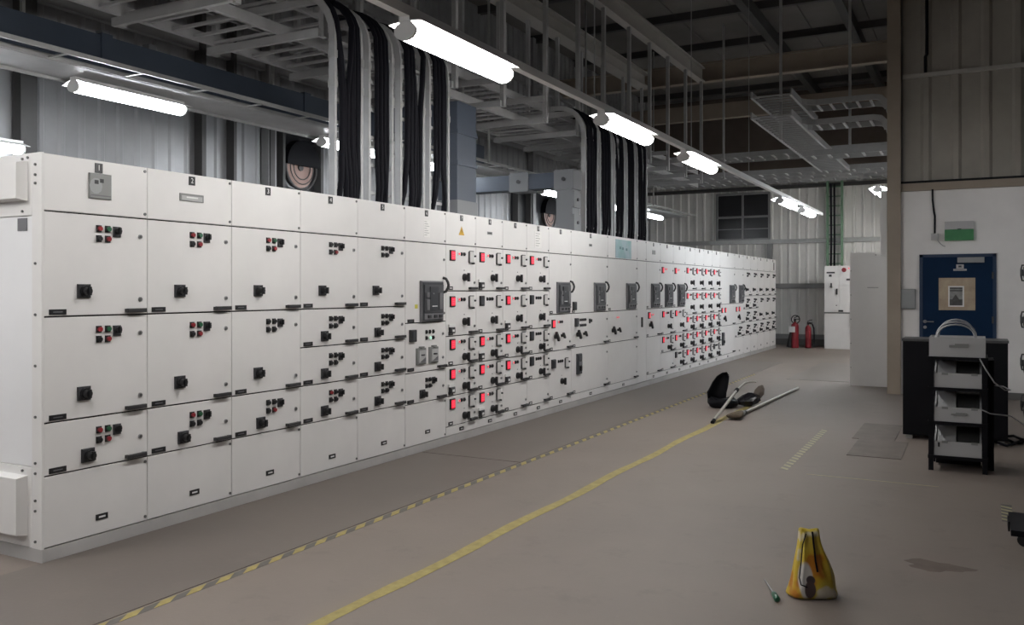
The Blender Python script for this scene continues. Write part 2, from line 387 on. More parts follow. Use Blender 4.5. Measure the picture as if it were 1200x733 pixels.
def h_cover():      # clear hinged cover over a meter, dark outline
    b = MB().cbox(0, 0.018, -0.046, 0.046, -0.058, 0.058, 'clear_cover', 0.006)
    for z0, z1, y0, y1 in ((-0.066, -0.058, -0.05, 0.045), (-0.058, 0.058, -0.054, -0.046), (0.058, 0.066, -0.035, 0.035)):
        b.box(0, 0.019, y0, y1, z0, z1, 'cover_line')
    b.cyl((0.0, 0.05, 0.01), (0.034, 0.05, 0.01), 0.010, 'dark_plate', n=8).cyl((0.0, 0.02, -0.068), (0.034, 0.02, -0.068), 0.010, 'dark_plate', n=8); return b
def h_rotary():     # door-coupling rotary handle
    b = MB().cyl((0, 0, 0), (0.02, 0, 0), 0.040, 'black_plastic', n=14).cyl((0.02, 0, 0), (0.05, 0, 0), 0.034, 'black_plastic', 0.028, n=14)
    b.box(0.045, 0.07, -0.012, 0.012, -0.045, 0.045, 'black_plastic'); b.cyl((0, 0, 0.075), (0.004, 0, 0.075), 0.006, 'steel_screw', n=6); return b
def h_lever():      # angled pistol-grip handle
    b = MB().cyl((0, 0, 0), (0.03, 0, 0), 0.032, 'black_plastic', n=12)
    return b.beam([(0.045, -0.05, 0.055), (0.045, 0.0, 0.0), (0.045, 0.03, -0.055)], 0.03, 0.03, 'black_plastic', (1, 0, 0))
def h_breaker():    # draw-out air circuit breaker front
    b = MB().cbox(0, 0.028, -0.197, 0.197, -0.204, 0.204, 'breaker_light', 0.010)
    b.box(0.028, 0.034, -0.180, 0.180, -0.188, 0.188, 'breaker_grey'); b.box(0.034, 0.045, -0.168, 0.168, -0.108, 0.165, 'breaker_mid')
    b.box(0.045, 0.055, -0.085, 0.060, -0.085, 0.145, 'breaker_grey'); b.box(0.045, 0.060, -0.150, -0.100, -0.085, 0.02, 'breaker_light')
    b.box(0.045, 0.060, -0.150, -0.105, 0.04, 0.09, 'breaker_light'); b.box(0.045, 0.058, 0.080, 0.130, -0.08, 0.085, 'breaker_light')
    b.box(0.055, 0.058, -0.055, 0.035, -0.052, -0.044, 'white_print'); b.box(0.055, 0.060, -0.05, -0.02, 0.07, 0.085, 'breaker_light')
    b.box(0.034, 0.040, -0.165, 0.165, -0.178, -0.120, 'breaker_light')
    for y in (-0.11, 0.0, 0.09): b.box(0.040, 0.050, y, y + 0.05, -0.165, -0.135, 'dark_plate')
    return b
def h_pull():       # bowed C-shaped pull handle
    pts = [(0.0, 0, 0.075), (0.03, 0.012, 0.065), (0.045, 0.025, 0.03), (0.05, 0.03, 0), (0.045, 0.025, -0.03), (0.03, 0.012, -0.065), (0.0, 0, -0.075)]
    return MB().tube([(x, y, z) for x, y, z in pts], 0.014, 'grip_black', n=8)
def h_screw(): return MB().cyl((0, 0, 0), (0.006, 0, 0), 0.010, 'steel_screw', n=8)
def h_mccb():       # moulded-case breaker behind a cut-out with toggle
    b = MB().cbox(0, 0.02, -0.08, 0.08, -0.082, 0.082, 'meter_grey', 0.008); b.box(0.02, 0.03, -0.058, 0.058, -0.06, 0.06, 'meter_face')
    b.box(0.03, 0.036, -0.03, 0.03, 0.008, 0.02, 'dark_plate'); b.prism([(-0.05, -0.055), (0.05, -0.055), (0.05, -0.01)], 0.03, 0.032, 'breaker_light'); b.box(0.0, 0.03, -0.03, 0.03, 0.082, 0.098, 'meter_grey'); return b
def h_relay():
    b = MB().cbox(0, 0.03, -0.05, 0.05, -0.058, 0.058, 'dark_plate', 0.01); b.box(0.03, 0.034, -0.03, 0.03, -0.04, 0.04, 'breaker_grey'); return b
def h_tall_breaker():
    b = MB().cbox(0, 0.03, -0.075, 0.075, -0.14, 0.14, 'breaker_grey', 0.01); b.box(0.03, 0.04, -0.05, 0.05, -0.02, 0.03, 'breaker_light'); b.box(0.03, 0.055, -0.015, 0.015, -0.09, -0.03, 'black_plastic'); b.box(0.03, 0.038, -0.05, 0.05, 0.06, 0.11, 'breaker_mid'); return b
def h_socket(): return MB().cbox(0, 0.03, -0.045, 0.045, -0.045, 0.02, 'dark_plate', 0.008).box(0.0, 0.02, -0.06, 0.06, 0.02, 0.05, 'white_print').box(0.03, 0.034, -0.02, 0.02, -0.03, -0.005, 'white_print')
HW = {'isolator_switch': h_isolator, 'selector_switch': h_selector, 'door_lock': h_lock, 'name_plate': h_plate, 'name_plate_white': h_plate_white, 'grip_handle': h_grip,
      'button_red': h_button('red_button'), 'button_green': h_button('green_button'), 'button_black': h_button('black_button'),
      'display_lit': h_display(True), 'display_off': h_display(False), 'lamp_red': h_led('led_redwhite'), 'lamp_off': h_led('black_button'), 'lamp_green': h_led('led_green'),
      'meter_cover': h_cover, 'rotary_handle': h_rotary, 'lever_handle': h_lever, 'circuit_breaker': h_breaker, 'pull_handle': h_pull, 'screw': h_screw,
      'breaker_switch': h_mccb, 'relay': h_relay, 'tall_breaker': h_tall_breaker, 'socket_plate': h_socket}
NAMES = {'name_plate_white': 'name_plate', 'button_red': 'push_button', 'button_green': 'push_button', 'button_black': 'push_button', 'display_lit': 'digital_display', 'display_off': 'digital_display',
         'lamp_red': 'indicator_lamp', 'lamp_off': 'indicator_lamp', 'lamp_green': 'indicator_lamp', 'tall_breaker': 'breaker_switch'}
def hw(key, parent, y, z, x=0.0):
    return link(NAMES.get(key, key), shared(key, HW[key]), parent, (x, y, z))
DT = 0.018          # door thickness

def text_into(mb, txt, size, x, y, z, m):
    cu = bpy.data.curves.new('t', 'FONT'); cu.body = txt; cu.size = size; cu.align_x = 'CENTER'; cu.align_y = 'CENTER'; cu.resolution_u = 2
    ob = bpy.data.objects.new('t', cu); COL.objects.link(ob)
    me = bpy.data.meshes.new_from_object(ob); bpy.data.objects.remove(ob); bpy.data.curves.remove(cu)
    mb.add([(x, y + v.co.x, z + v.co.y) for v in me.vertices], [tuple(p.vertices) for p in me.polygons], m); bpy.data.meshes.remove(me)

def door(cub, w, z0, z1, name='door', gy=0.0022, gz=0.0048, y0=0.0):
    key = '%s_%.3f_%.3f' % (name, w, z1 - z0)
    me = shared(key, lambda: MB().cbox(0, DT, gy, w - gy, gz, (z1 - z0) - gz, 'panel_paint', 0.003))
    return link(name, me, cub, (0, y0, z0))
def starter(cub, w, z0, z1, cols=('red_button', 'green_button', 'black_button', 'red_button'), big=None):
    d = door(cub, w, z0, z1); H = z1 - z0; X = DT; s = w / 0.73
    tall = H > 0.45
    zt = H - 0.085
    for (yy, zz), c in zip(((0.365, 0), (0.428, 0), (0.365, -0.062), (0.428, -0.062)), cols): hw('button_' + c.split('_')[0], d, yy * s, zt + zz, X)
    hw('selector_switch', d, 0.495 * s, zt - 0.014, X)
    hw('isolator_switch', d, (0.26 if tall else 0.288) * s, 0.152 if tall else 0.083, X)
    hw('door_lock', d, 0.672 * s, H - 0.12 if tall else H - 0.17, X)
    if tall: hw('door_lock', d, 0.672 * s, 0.098, X)
    hw('name_plate', d, 0.088 * s, 0.028, X); hw('grip_handle', d, 0.63 * s, 0.026, X)
    return d
def feeder(cub, w, z0, z1, lit=True, sock=False, blank=False):
    d = door(cub, w, z0, z1); H = z1 - z0; X = DT; s = w / 0.61
    hw('name_plate_white', d, 0.09 * s, 0.03, X); hw('grip_handle', d, 0.522 * s, 0.028, X); hw('door_lock', d, 0.57 * s, 0.09, X)
    if blank: return d
    zt = H - 0.11 if H > 0.4 else H - 0.085
    hw('display_lit' if lit else 'display_off', d, 0.12 * s, zt, X)
    for k, yy in enumerate((0.245, 0.305, 0.36)): hw('lamp_red' if (k == 0 and lit) else 'lamp_off', d, yy * s, zt + 0.02, X)
    hw('meter_cover', d, 0.50 * s, zt - 0.005, X)
    hw('rotary_handle', d, 0.36 * s, 0.145 if H > 0.4 else 0.082, X)
    if sock: hw('socket_plate', d, 0.10 * s, 0.075, X)
    return d
def top_cover(cub, w, num=None, plate=True):
    d = door(cub, w, 2.06, 2.40, 'top_cover', 0.0015, 0.004)
    for y in (w - 0.02,):
        for z in (0.03, 0.31): hw('screw', d, y, z, DT)
    if plate:
        pl = MB().box(0, 0.005, -0.026, 0.026, -0.030, 0.030, 'black_plastic')
        if num: text_into(pl, str(num), 0.05, 0.0056, 0, 0, 'white_print')
        pl.obj('number_plate', d, (DT, w * 0.5, 0.290))
    return d
def bottom_cover(cub, w, z0, z1):
    d = door(cub, w, z0, z1, 'bottom_cover', 0.0025, 0.004)
    if z1 - z0 > 0.3:
        hw('name_plate_white', d, w * 0.53, 0.105, DT)
        for z in (0.03, z1 - z0 - 0.03): hw('screw', d, w - 0.018, z, DT)
    else:
        hw('name_plate_white', d, w * 0.5, 0.045, DT)
    return d
def cubicle(y0, w, label):
    c = thing('switchgear_cubicle', label, 'cubicle', (XF - DT, y0, 0), 0, 'cubicles of the long switchboard')
    MB().box(XB - (XF - DT), -0.012, 0.001, w - 0.001, 0.078, 2.40, 'panel_paint').obj('body', c)
    MB().box(-0.012, -0.001, 0.0015, w - 0.0015, 0.08, 2.385, 'gasket').obj('door_seal', c)
    return c
ZC, M1 = 0.50, 0.312
R5 = [0.50, 0.812, 1.124, 1.436, 2.06]            # starter rows 1,1,1,2 modules
F5 = [0.175, 0.49, 0.80, 1.11, 1.58, 2.06]        # feeder rows
G = dict(r='red_button', g='green_button', k='black_button')
def cols(s): return [G[c] for c in s]
# --- 1 to 3: wide-row motor starters
B3 = [0.50, 0.812, 1.436, 2.06]
lab = ['switchgear cubicle numbered 1 at the near end, grey meter window on its top cover',
       'switchgear cubicle numbered 2, slim grey label plate on its top cover', 'switchgear cubicle numbered 3, with three starter doors and plain top cover',
       'switchgear cubicle numbered 4, four starter doors, right of cubicle 3', 'switchgear cubicle numbered 5, four starter doors, left of the first large breaker']
cc = [['rgkr', 'rgkr', 'rgkr'], ['rgkr', 'rgkr', 'rgkk'], ['rgkr', 'kkkk', 'kkkr'], ['kkkr', 'kkkk', 'kkkk', 'rkkk'], ['kkkk'] * 4]
ys = [3.2, 3.92, 4.655, 5.39, 6.125, 6.85]
C1 = None
for i in range(5):
    w = ys[i+1] - ys[i]; c = cubicle(ys[i], w, lab[i])
    if i == 0: C1 = c
    tc = top_cover(c, w, i + 1)
    rows = B3 if i < 3 else R5
    for k in range(len(rows) - 1):
        starter(c, w, rows[k], rows[k+1], cols(cc[i][len(rows) - 2 - k]))
    bottom_cover(c, w, 0.08, 0.50)
    if i == 0:
        mw = MB().cbox(0, 0.014, -0.077, 0.077, -0.078, 0.078, 'meter_grey', 0.004)
        mw.add([(0.0148, -0.035 + 0.045*math.cos(a), 0.0 + 0.05*math.sin(a)) for a in [2*PI*j/10 for j in range(10)]], [tuple(range(10))], 'grey_box')
        mw.box(0.0145, 0.016, -0.045, -0.018, 0.012, 0.036, 'dark_plate').box(0.0145, 0.016, -0.008, 0.018, 0.022, 0.046, 'dark_plate').box(0.0145, 0.0155, -0.07, 0.07, -0.062, -0.055, 'breaker_light')
        mw.obj('meter_window', tc, (DT, 0.367, 0.177))
    if i == 1:
        MB().box(0, 0.006, -0.103, 0.103, -0.026, 0.026, 'meter_grey').box(0.006, 0.008, -0.09, 0.09, -0.02, 0.012, 'meter_face').box(0.008, 0.009, -0.05, 0.05, -0.004, 0.006, 'white_print').obj('label_plate', tc, (DT, 0.365, 0.172))
# side of cubicle 1 (faces the viewer's left): panels, bolted end covers, corner post
def side_x(px): return on_y(px, 400, 3.2)[0] - (XF - DT)
sp = MB().box(-0.78, -0.075, -0.006, 0.002, 0.555, 2.03, 'end_paint'); sp.obj('side_panel', C1)
MB().box(-0.78, -0.075, -0.012, 0.002, 2.035, 2.10, 'panel_paint').box(-0.07, DT, -0.014, 0.002, 0.078, 2.40, 'panel_paint').box(-0.78, -0.075, -0.012, 0.002, 0.08, 0.55, 'panel_paint').box(-0.78, -0.075, -0.012, 0.002, 2.10, 2.40, 'panel_paint').obj('corner_frame', C1)
def rot_end(mb): return mb
for nm, z0, z1 in (('upper_end_cover', 2.12, 2.355), ('lower_end_cover', 0.145, 0.50)):
    b = MB(); c_ = 0.012; xs = (-0.74, -0.115); d = -0.075
    b.add([(xs[0], -0.012, z0), (xs[1], -0.012, z0), (xs[1], -0.012, z1), (xs[0], -0.012, z1), (xs[0]+c_, d, z0+c_), (xs[1]-c_, d, z0+c_), (xs[1]-c_, d, z1-c_), (xs[0]+c_, d, z1-c_)],
          [(4,5,6,7),(0,1,5,4),(1,2,6,5),(2,3,7,6),(3,0,4,7)], 'panel_paint')
    b.obj(nm, C1)
MB().box(-0.215, -0.125, -0.010, -0.004, 1.945, 2.02, 'breaker_light').obj('rating_plate', C1)
for z in (0.12, 0.30, 0.36, 0.52, 0.58, 0.85, 1.15, 1.45, 1.75, 2.22, 2.27, 2.33):
    MB().cyl((-0.035, -0.014, z), (-0.035, -0.022, z), 0.008, 'steel_screw', n=8).obj('bolt', C1)
for x, z in ((-0.16, 2.06), (-0.11, 2.375), (-0.16, 2.37), (-0.16, 0.525)):
    MB().cyl((x, -0.012, z), (x, -0.02, z), 0.008, 'steel_screw', n=8).obj('bolt', C1)
# --- 6: first air breaker
w = 0.72; c = cubicle(6.85, w, 'switchgear cubicle numbered 6 with one dark breaker and a printed sheet on top')
tc = top_cover(c, w, 6)
pp = MB().box(0, 0.002, -0.055, 0.055, -0.095, 0.075, 'paper')
for k in range(7): pp.box(0.002, 0.0026, -0.045, 0.02 + 0.02 * ((k * 7) % 3 - 1), 0.055 - 0.022*k, 0.060 - 0.022*k, 'ink_grey')
pp.obj('printed_sheet', tc, (DT, 0.37, 0.15))
d = door(c, w, 1.27, 2.06); hw('circuit_breaker', d, 0.44, 0.208, DT); hw('pull_handle', d, 0.665, 0.37, DT)
for z in (0.63, 0.085): hw('door_lock', d, 0.68, z, DT)
hw('name_plate', d, 0.09, 0.022, DT); MB().box(0, 0.001, -0.025, 0.025, -0.02, 0.02, 'note_yellow').obj('sticky_note', d, (DT, 0.185, 0.16))
d = door(c, w, 0.785, 1.27); hw('relay', d, 0.113, 0.363, DT); hw('breaker_switch', d, 0.257, 0.155, DT); hw('breaker_switch', d, 0.478, 0.155, DT)
for k, yy in enumerate((0.36, 0.42, 0.48)):
    hw('lamp_off', d, yy, 0.39, DT); hw('lamp_green' if k == 1 else 'lamp_off', d, yy, 0.33, DT)
for z in (0.36, 0.12): hw('door_lock', d, 0.66, z, DT)
hw('name_plate', d, 0.088, 0.035, DT); hw('grip_handle', d, 0.63, 0.033, DT)
starter(c, w, 0.485, 0.785, cols('kkkk')); bottom_cover(c, w, 0.08, 0.485)
# --- 7 to 10: feeders with red displays
ys = [7.57, 8.185, 8.79, 9.405, 10.02]
lit = [[1, 1, 1, 1, 1], [1, 0, 1, 1, 1], [1, 1, 1, 1, None], [1, 0, 0, 0, None]]     # top row first
lab = ['feeder cubicle under the yellow warning triangle, five lit red displays', 'feeder cubicle second from the warning triangle, one dark and four red displays',
       'feeder cubicle with four red displays above a blank bottom door', 'feeder cubicle with a single lit red display under a printed sheet']
for i in range(4):
    w = ys[i+1] - ys[i]; c = cubicle(ys[i], w, lab[i]); tc = top_cover(c, w, 7 + i)
    for k in range(5):
        l = lit[i][4 - k]
        feeder(c, w, F5[k], F5[k+1], bool(l), sock=(i in (0, 1, 2) and (i + k) % 2 == 1), blank=(l is None))
    bottom_cover(c, w, 0.08, 0.175)
    if i == 0:
        MB().prism([(-0.055, -0.045), (0.055, -0.045), (0.0, 0.05)], 0, 0.002, 'warn_yellow').prism([(-0.006, -0.025), (0.010, -0.005), (0.002, 0.0), (0.008, 0.025), (-0.01, 0.0), (-0.002, -0.003)], 0.002, 0.0026, 'gasket').obj('warning_triangle', tc, (DT, 0.31, 0.155))
    if i == 1: MB().box(0, 0.003, -0.055, 0.055, -0.016, 0.016, 'meter_grey').box(0.003, 0.004, -0.04, 0.04, -0.006, 0.006, 'dark_plate').obj('label_plate', tc, (DT, 0.30, 0.165))
    if i == 3:
        pp = MB().box(0, 0.002, -0.095, 0.095, -0.11, 0.09, 'paper')
        for k in range(6): pp.box(0.002, 0.0026, -0.07, 0.05 - 0.03 * (k % 2), 0.06 - 0.03*k, 0.067 - 0.03*k, 'ink_grey')
        pp.obj('printed_sheet', tc, (DT, 0.30, 0.165))
# --- 11 to 13: big breakers
def acb_door(c, w, yb, zl=1.27, pull=True, z1=2.06, zc=0.208):
    d = door(c, w, zl, z1); hw('circuit_breaker', d, yb, zc + 0.01, DT)
    if pull: hw('pull_handle', d, min(yb + 0.235, w - 0.05), 0.36, DT)
    for z in (0.66, 0.09): hw('door_lock', d, w - 0.04, z, DT)
    hw('name_plate_white', d, 0.06, 0.03, DT)
    return d
c = cubicle(10.02, 0.70, 'breaker cubicle just right of the feeders, dark breaker above a red display'); top_cover(c, 0.70, 11)
acb_door(c, 0.70, 0.415)
d = door(c, 0.70, 0.80, 1.27); hw('display_lit', d, 0.125, 0.35, DT)
for k, yy in enumerate((0.27, 0.33, 0.39)): hw('lamp_red' if k == 0 else 'lamp_off', d, yy, 0.37, DT)
hw('lever_handle', d, 0.175, 0.185, DT); hw('lever_handle', d, 0.375, 0.19, DT).scale = (1, 0.6, 0.6); hw('grip_handle', d, 0.62, 0.03, DT); hw('name_plate_white', d, 0.06, 0.03, DT); hw('door_lock', d, 0.64, 0.1, DT)
d = door(c, 0.70, 0.175, 0.80); hw('relay', d, 0.115, 0.46, DT)
for yy in (0.28, 0.34, 0.40): hw('lamp_off', d, yy, 0.48, DT)
hw('meter_cover', d, 0.53, 0.45, DT); hw('rotary_handle', d, 0.38, 0.215, DT); hw('grip_handle', d, 0.62, 0.03, DT); hw('name_plate_white', d, 0.06, 0.03, DT); bottom_cover(c, 0.70, 0.08, 0.175)
c = cubicle(10.72, 1.32, 'wide breaker cubicle left of the teal poster, tall dark switch on its bottom door'); tc = top_cover(c, 1.32, 12)
MB().box(0, 0.003, -0.05, 0.05, -0.018, 0.018, 'meter_grey').box(0.003, 0.004, -0.035, 0.035, -0.008, 0.008, 'dark_plate').obj('label_plate', tc, (DT, 0.66, 0.16))
d = acb_door(c, 1.32, 0.97); hw('relay', d, 0.08, 0.10, DT)
d = door(c, 1.32, 0.80, 1.27); hw('relay', d, 0.15, 0.345, DT)
for yy in (0.29, 0.35, 0.41, 0.47):
    hw('lamp_off', d, yy, 0.375, DT); hw('lamp_off', d, yy, 0.30, DT)
hw('selector_switch', d, 0.62, 0.35, DT); hw('lever_handle', d, 0.19, 0.18, DT); hw('lever_handle', d, 0.41, 0.18, DT).scale = (1, 0.6, 0.6)
hw('grip_handle', d, 1.22, 0.03, DT); hw('name_plate_white', d, 0.08, 0.03, DT)
for z in (0.36, 0.1): hw('door_lock', d, 1.27, z, DT)
d = door(c, 1.32, 0.175, 0.80); hw('tall_breaker', d, 0.23, 0.40, DT); hw('grip_handle', d, 1.22, 0.03, DT); hw('name_plate_white', d, 0.08, 0.03, DT)
for z in (0.5, 0.1): hw('door_lock', d, 1.27, z, DT)
bottom_cover(c, 1.32, 0.08, 0.175)
c = cubicle(12.04, 1.27, 'wide breaker cubicle with a teal poster on its top cover'); tc = top_cover(c, 1.27, None, False)
po = MB().box(0, 0.002, -0.34, 0.34, -0.142, 0.142, 'poster_teal')
for k, yy in enumerate((-0.14, -0.03, 0.13)): po.box(0.002, 0.0026, yy - 0.035, yy + 0.035, -0.002 - 0.008*k, 0.035 - 0.008*k, 'poster_ink')
po.obj('poster', tc, (DT, 0.645, 0.155))
acb_door(c, 1.27, 0.95)
d = door(c, 1.27, 0.80, 1.27); hw('lamp_red', d, 0.345, 0.37, DT); hw('lamp_red', d, 0.405, 0.37, DT); hw('lever_handle', d, 0.175, 0.18, DT); hw('lever_handle', d, 0.39, 0.18, DT).scale = (1, 0.6, 0.6)
hw('grip_handle', d, 1.17, 0.03, DT); hw('name_plate_white', d, 0.05, 0.03, DT)
for z in (0.36, 0.1): hw('door_lock', d, 1.22, z, DT)
d = door(c, 1.27, 0.175, 0.80); hw('grip_handle', d, 1.17, 0.03, DT); hw('name_plate_white', d, 0.05, 0.03, DT)
for z in (0.5, 0.1): hw('door_lock', d, 1.22, z, DT)
bottom_cover(c, 1.27, 0.08, 0.175)
# --- 14: narrow cable chamber
c = cubicle(13.31, 0.43, 'narrow blank cubicle between the poster cubicle and three close breakers'); top_cover(c, 0.43, None, False)
d = door(c, 0.43, 0.08, 2.06); MB().box(0, 0.02, -0.02, 0.02, -0.08, 0.08, 'dark_plate').obj('latch', d, (DT, 0.2, 0.98))
# --- 15 to 17: three breakers in a row
lab = ['first of the three close breaker cubicles, blank lower door', 'middle of the three close breaker cubicles, red display above the breaker', 'last of the three close breaker cubicles, touching the red display bank']
for i in range(3):
    w = 0.73; y0 = 13.74 + 0.73 * i; c = cubicle(y0, w, lab[i]); tc = top_cover(c, w, None)
    d = acb_door(c, w, 0.43)
    if i: hw('display_lit', d, 0.12, 0.66, DT); hw('lamp_red', d, 0.26, 0.68, DT); hw('lamp_red', d, 0.32, 0.68, DT)
    if i == 0:
        MB().box(0, 0.003, -0.08, 0.08, -0.035, 0.035, 'meter_grey').obj('label_plate', tc, (DT, 0.38, 0.16))
        d = door(c, w, 0.80, 1.27); hw('display_lit', d, 0.13, 0.36, DT); hw('lamp_red', d, 0.27, 0.37, DT); hw('lamp_red', d, 0.33, 0.37, DT); hw('lever_handle', d, 0.17, 0.2, DT); hw('grip_handle', d, 0.64, 0.03, DT); hw('name_plate_white', d, 0.06, 0.03, DT)
        d = door(c, w, 0.175, 0.80); hw('grip_handle', d, 0.64, 0.03, DT); hw('name_plate_white', d, 0.06, 0.03, DT); bottom_cover(c, w, 0.08, 0.175)
    else:
        feeder(c, w, 0.80, 1.27, True); feeder(c, w, 0.49, 0.80, True); feeder(c, w, 0.175, 0.49, False, blank=(i == 1)); bottom_cover(c, w, 0.08, 0.175)
# --- 18 to 21: bank of red displays
for i in range(4):
    w = 0.6325; y0 = 15.93 + w * i
    c = cubicle(y0, w, 'red display feeder cubicle of the far bank, %s from its left edge' % ('first', 'second', 'third', 'fourth')[i]); top_cover(c, w, None)
    for k in range(5): feeder(c, w, F5[k], F5[k+1], not (k == 0 and i == 3))
    bottom_cover(c, w, 0.08, 0.175)
# --- 22, 23: two far breakers
for i, (y0, w, yb, lb) in enumerate(((18.46, 1.27, 0.98, 'wide far breaker cubicle right of the red display bank'), (19.73, 0.82, 0.57, 'far breaker cubicle left of the small starter doors'))):
    c = cubicle(y0, w, lb); top_cover(c, w, None); acb_door(c, w, yb)
    d = door(c, w, 0.80, 1.27); hw('display_lit', d, 0.15, 0.34, DT); hw('display_lit', d, 0.42, 0.34, DT); hw('lever_handle', d, 0.3, 0.16, DT); hw('grip_handle', d, w - 0.12, 0.03, DT)
    if i == 0:
        d = door(c, w, 0.175, 0.80); hw('tall_breaker', d, 0.20, 0.35, DT); hw('grip_handle', d, w - 0.12, 0.03, DT); bottom_cover(c, w, 0.08, 0.175)
    else:
        starter(c, w, 0.50, 0.80, cols('kkkk')); bottom_cover(c, w, 0.08, 0.50)
# --- 24 to 28: small starters at the far end
lab = ['far starter cubicle with four doors, right of the last breaker', 'far starter cubicle with four doors, second from the last breaker', 'far starter cubicle with three doors, third from the last breaker', 'far starter cubicle with three doors, second from the far end', 'last starter cubicle at the far end of the switchboard']
for i in range(5):
    w = 0.75; c = cubicle(20.55 + w * i, w, lab[i]); tc = top_cover(c, w, None)
    rows = R5 if i < 2 else B3
    for k in range(len(rows) - 1): starter(c, w, rows[k], rows[k+1], cols('kkkk'))
    bottom_cover(c, w, 0.08, 0.50)
    if i == 4: MB().box(0, 0.003, -0.05, 0.05, -0.1, 0.1, 'dark_plate').obj('label_plate', tc, (DT, 0.5, 0.15))
pl = MB().box(XB, XF + 0.004, 3.2 - 0.012, 24.3, 0, 0.0775, 'plinth_paint')
tag(pl.obj('plinth'), 'continuous grey steel plinth under the long row of cubicles', 'plinth')

# ============================================================ OVERHEAD: trays, hangers, ladders, cables
def ladder_tray(name, label, x0, x1, y0, y1, z, along='y', m='tray_paint', step=0.26, rail_h=0.10, group='overhead cable trays'):
    t = thing(name, label, 'cable tray', ((x0 + x1) / 2, y0 if along == 'y' else (y0 + y1) / 2, z), 0, group)
    ox, oy = t.location.x, t.location.y
    L = (y1 - y0) if along == 'y' else (x1 - x0); Wd = (x1 - x0) if along == 'y' else (y1 - y0)
    if along == 'y':
        for sx in (x0 - ox, x1 - ox): MB().box(sx - 0.012, sx + 0.012, y0 - oy, y1 - oy, 0, rail_h, m).box(sx - (0.03 if sx > 0 else 0.012), sx + (0.012 if sx > 0 else 0.03), y0 - oy, y1 - oy, -0.004, 0.0, m).obj('side_rail', t)
        rm = MB().box(x0 - ox + 0.012, x1 - ox - 0.012, -0.018, 0.018, 0.015, 0.04, m).mesh('rung')
        for k in range(int(L / step)): link('rung', rm, t, (0, y0 - oy + step * (k + 0.5), 0))
    else:
        for sy in (y0 - oy, y1 - oy): MB().box(x0 - ox, x1 - ox, sy - 0.012, sy + 0.012, 0, rail_h, m).obj('side_rail', t)
        rm = MB().box(-0.018, 0.018, y0 - oy + 0.012, y1 - oy - 0.012, 0.015, 0.04, m).mesh('rung')
        for k in range(int(L / step)): link('rung', rm, t, (x0 - ox + step * (k + 0.5), 0, 0))
    return t
ladder_tray('cable_tray', 'lower long ladder tray running above the switchboard', -6.77, -5.90, 1.0, 20.6, 4.05)
ladder_tray('cable_tray', 'upper long ladder tray stacked over the lower one above the switchboard', -6.77, -5.90, 1.0, 20.6, 4.36)
# hanger frames: two posts and two cross arms each
hy = [4.2, 5.3, 6.4, 7.6, 8.75, 9.93, 11.2, 12.35, 13.4, 14.6, 15.7, 16.8, 18.0, 19.2]
for k, y in enumerate(hy):
    t = thing('tray_hanger', '%s steel hanger frame from the near end of the long trays' % ORD[k], 'hanger', (-5.42, y, 3.97), 0, 'tray hanger frames')
    MB().box(-0.03, 0.03, -0.03, 0.03, 0, ZB - 3.97, 'tray_paint').obj('post', t); MB().box(-0.03, 0.03, -0.03, 0.03, 0, ZB - 3.97, 'tray_paint').obj('post', t, (-1.40, 0, 0))
    for z in (0.0, 0.31): MB().box(-1.45, 0.0, -0.075, -0.031, z, z + 0.075, 'tray_paint').obj('cross_arm', t)
# vertical ladders
def riser(px0, px1, label, ncab, grp, Xr=-5.2, zt=4.24, m='tray_paint', seed=0):
    ya, yb = on_x(px0, 200, Xr)[1], on_x(px1, 200, Xr)[1]
    t = thing('cable_ladder', label, 'cable ladder', (Xr, (ya + yb) / 2, 2.402), 0, grp)
    hw_ = (yb - ya) / 2
    arc = [(0, 0), (0, zt - 2.402 - 0.3)] + [(-0.42 + 0.42 * math.cos(a), zt - 2.402 - 0.3 + 0.42 * math.sin(a)) for a in [PI/2 * j / 6 for j in range(1, 7)]] + [(-0.55, zt - 2.402 + 0.12)]
    for s in (-1, 1):
        MB().beam([(x, s * hw_, z) for x, z in arc], 0.07, 0.032, m).obj('side_rail', t)
        for z in (1.05, 1.32): MB().box(-0.04, 0.04, s * hw_ - 0.021, s * hw_ + 0.021, z, z + 0.07, 'galv').obj('splice_plate', t)
    for k in range(6): MB().box(-0.012, 0.012, -hw_, hw_, 0.12 + 0.27 * k, 0.15 + 0.27 * k, m).obj('rung', t)
    rnd = random.Random(seed)
    bt = thing('cable_bundle', 'bundle of black power cables on the ' + label, 'cables', (Xr + 0.036, (ya + yb) / 2, 2.402), 0, 'black cable bundles')
    for j in range(ncab):
        r = 0.021 + 0.010 * rnd.random(); fy = -hw_ + 0.07 + (2 * hw_ - 0.14) * (j + 0.5) / ncab + rnd.uniform(-0.01, 0.01)
        fe = fy
        for q in hy:
            off = t.location.y + fy - q
            if abs(off) < 0.10: fe = fy - off + math.copysign(0.11, off)
        base = fy + rnd.uniform(-0.10, 0.10); x = 0.008 * (j % 3)
        pts = [(x - 0.03, base, 0.012), (x - 0.005, base * 0.6 + fy * 0.4, 0.2), (x, fy + rnd.uniform(-0.012, 0.012), 0.55), (x, fy, 1.0), (x, fy * 0.5 + fe * 0.5, 1.35)]
        pts += [(x - 0.46 + 0.46 * math.cos(a), fe, zt - 2.402 - 0.28 + 0.42 * math.sin(a)) for a in [PI/2 * q / 6 for q in range(1, 7)]] + [(-0.6, fe, zt - 2.402 + 0.14)]
        MB().tube(pts, r, 'cable_black', n=7).obj('cable', bt)
near = [(390, 421, 9), (430, 457, 4), (467, 494, 5), (501, 523, 4)]
for k, (a, b, n) in enumerate(near):
    riser(a, b, '%s vertical cable ladder above cubicles 4 to 6' % ('first', 'second', 'third', 'fourth')[k], n, 'near vertical ladders', seed=k)
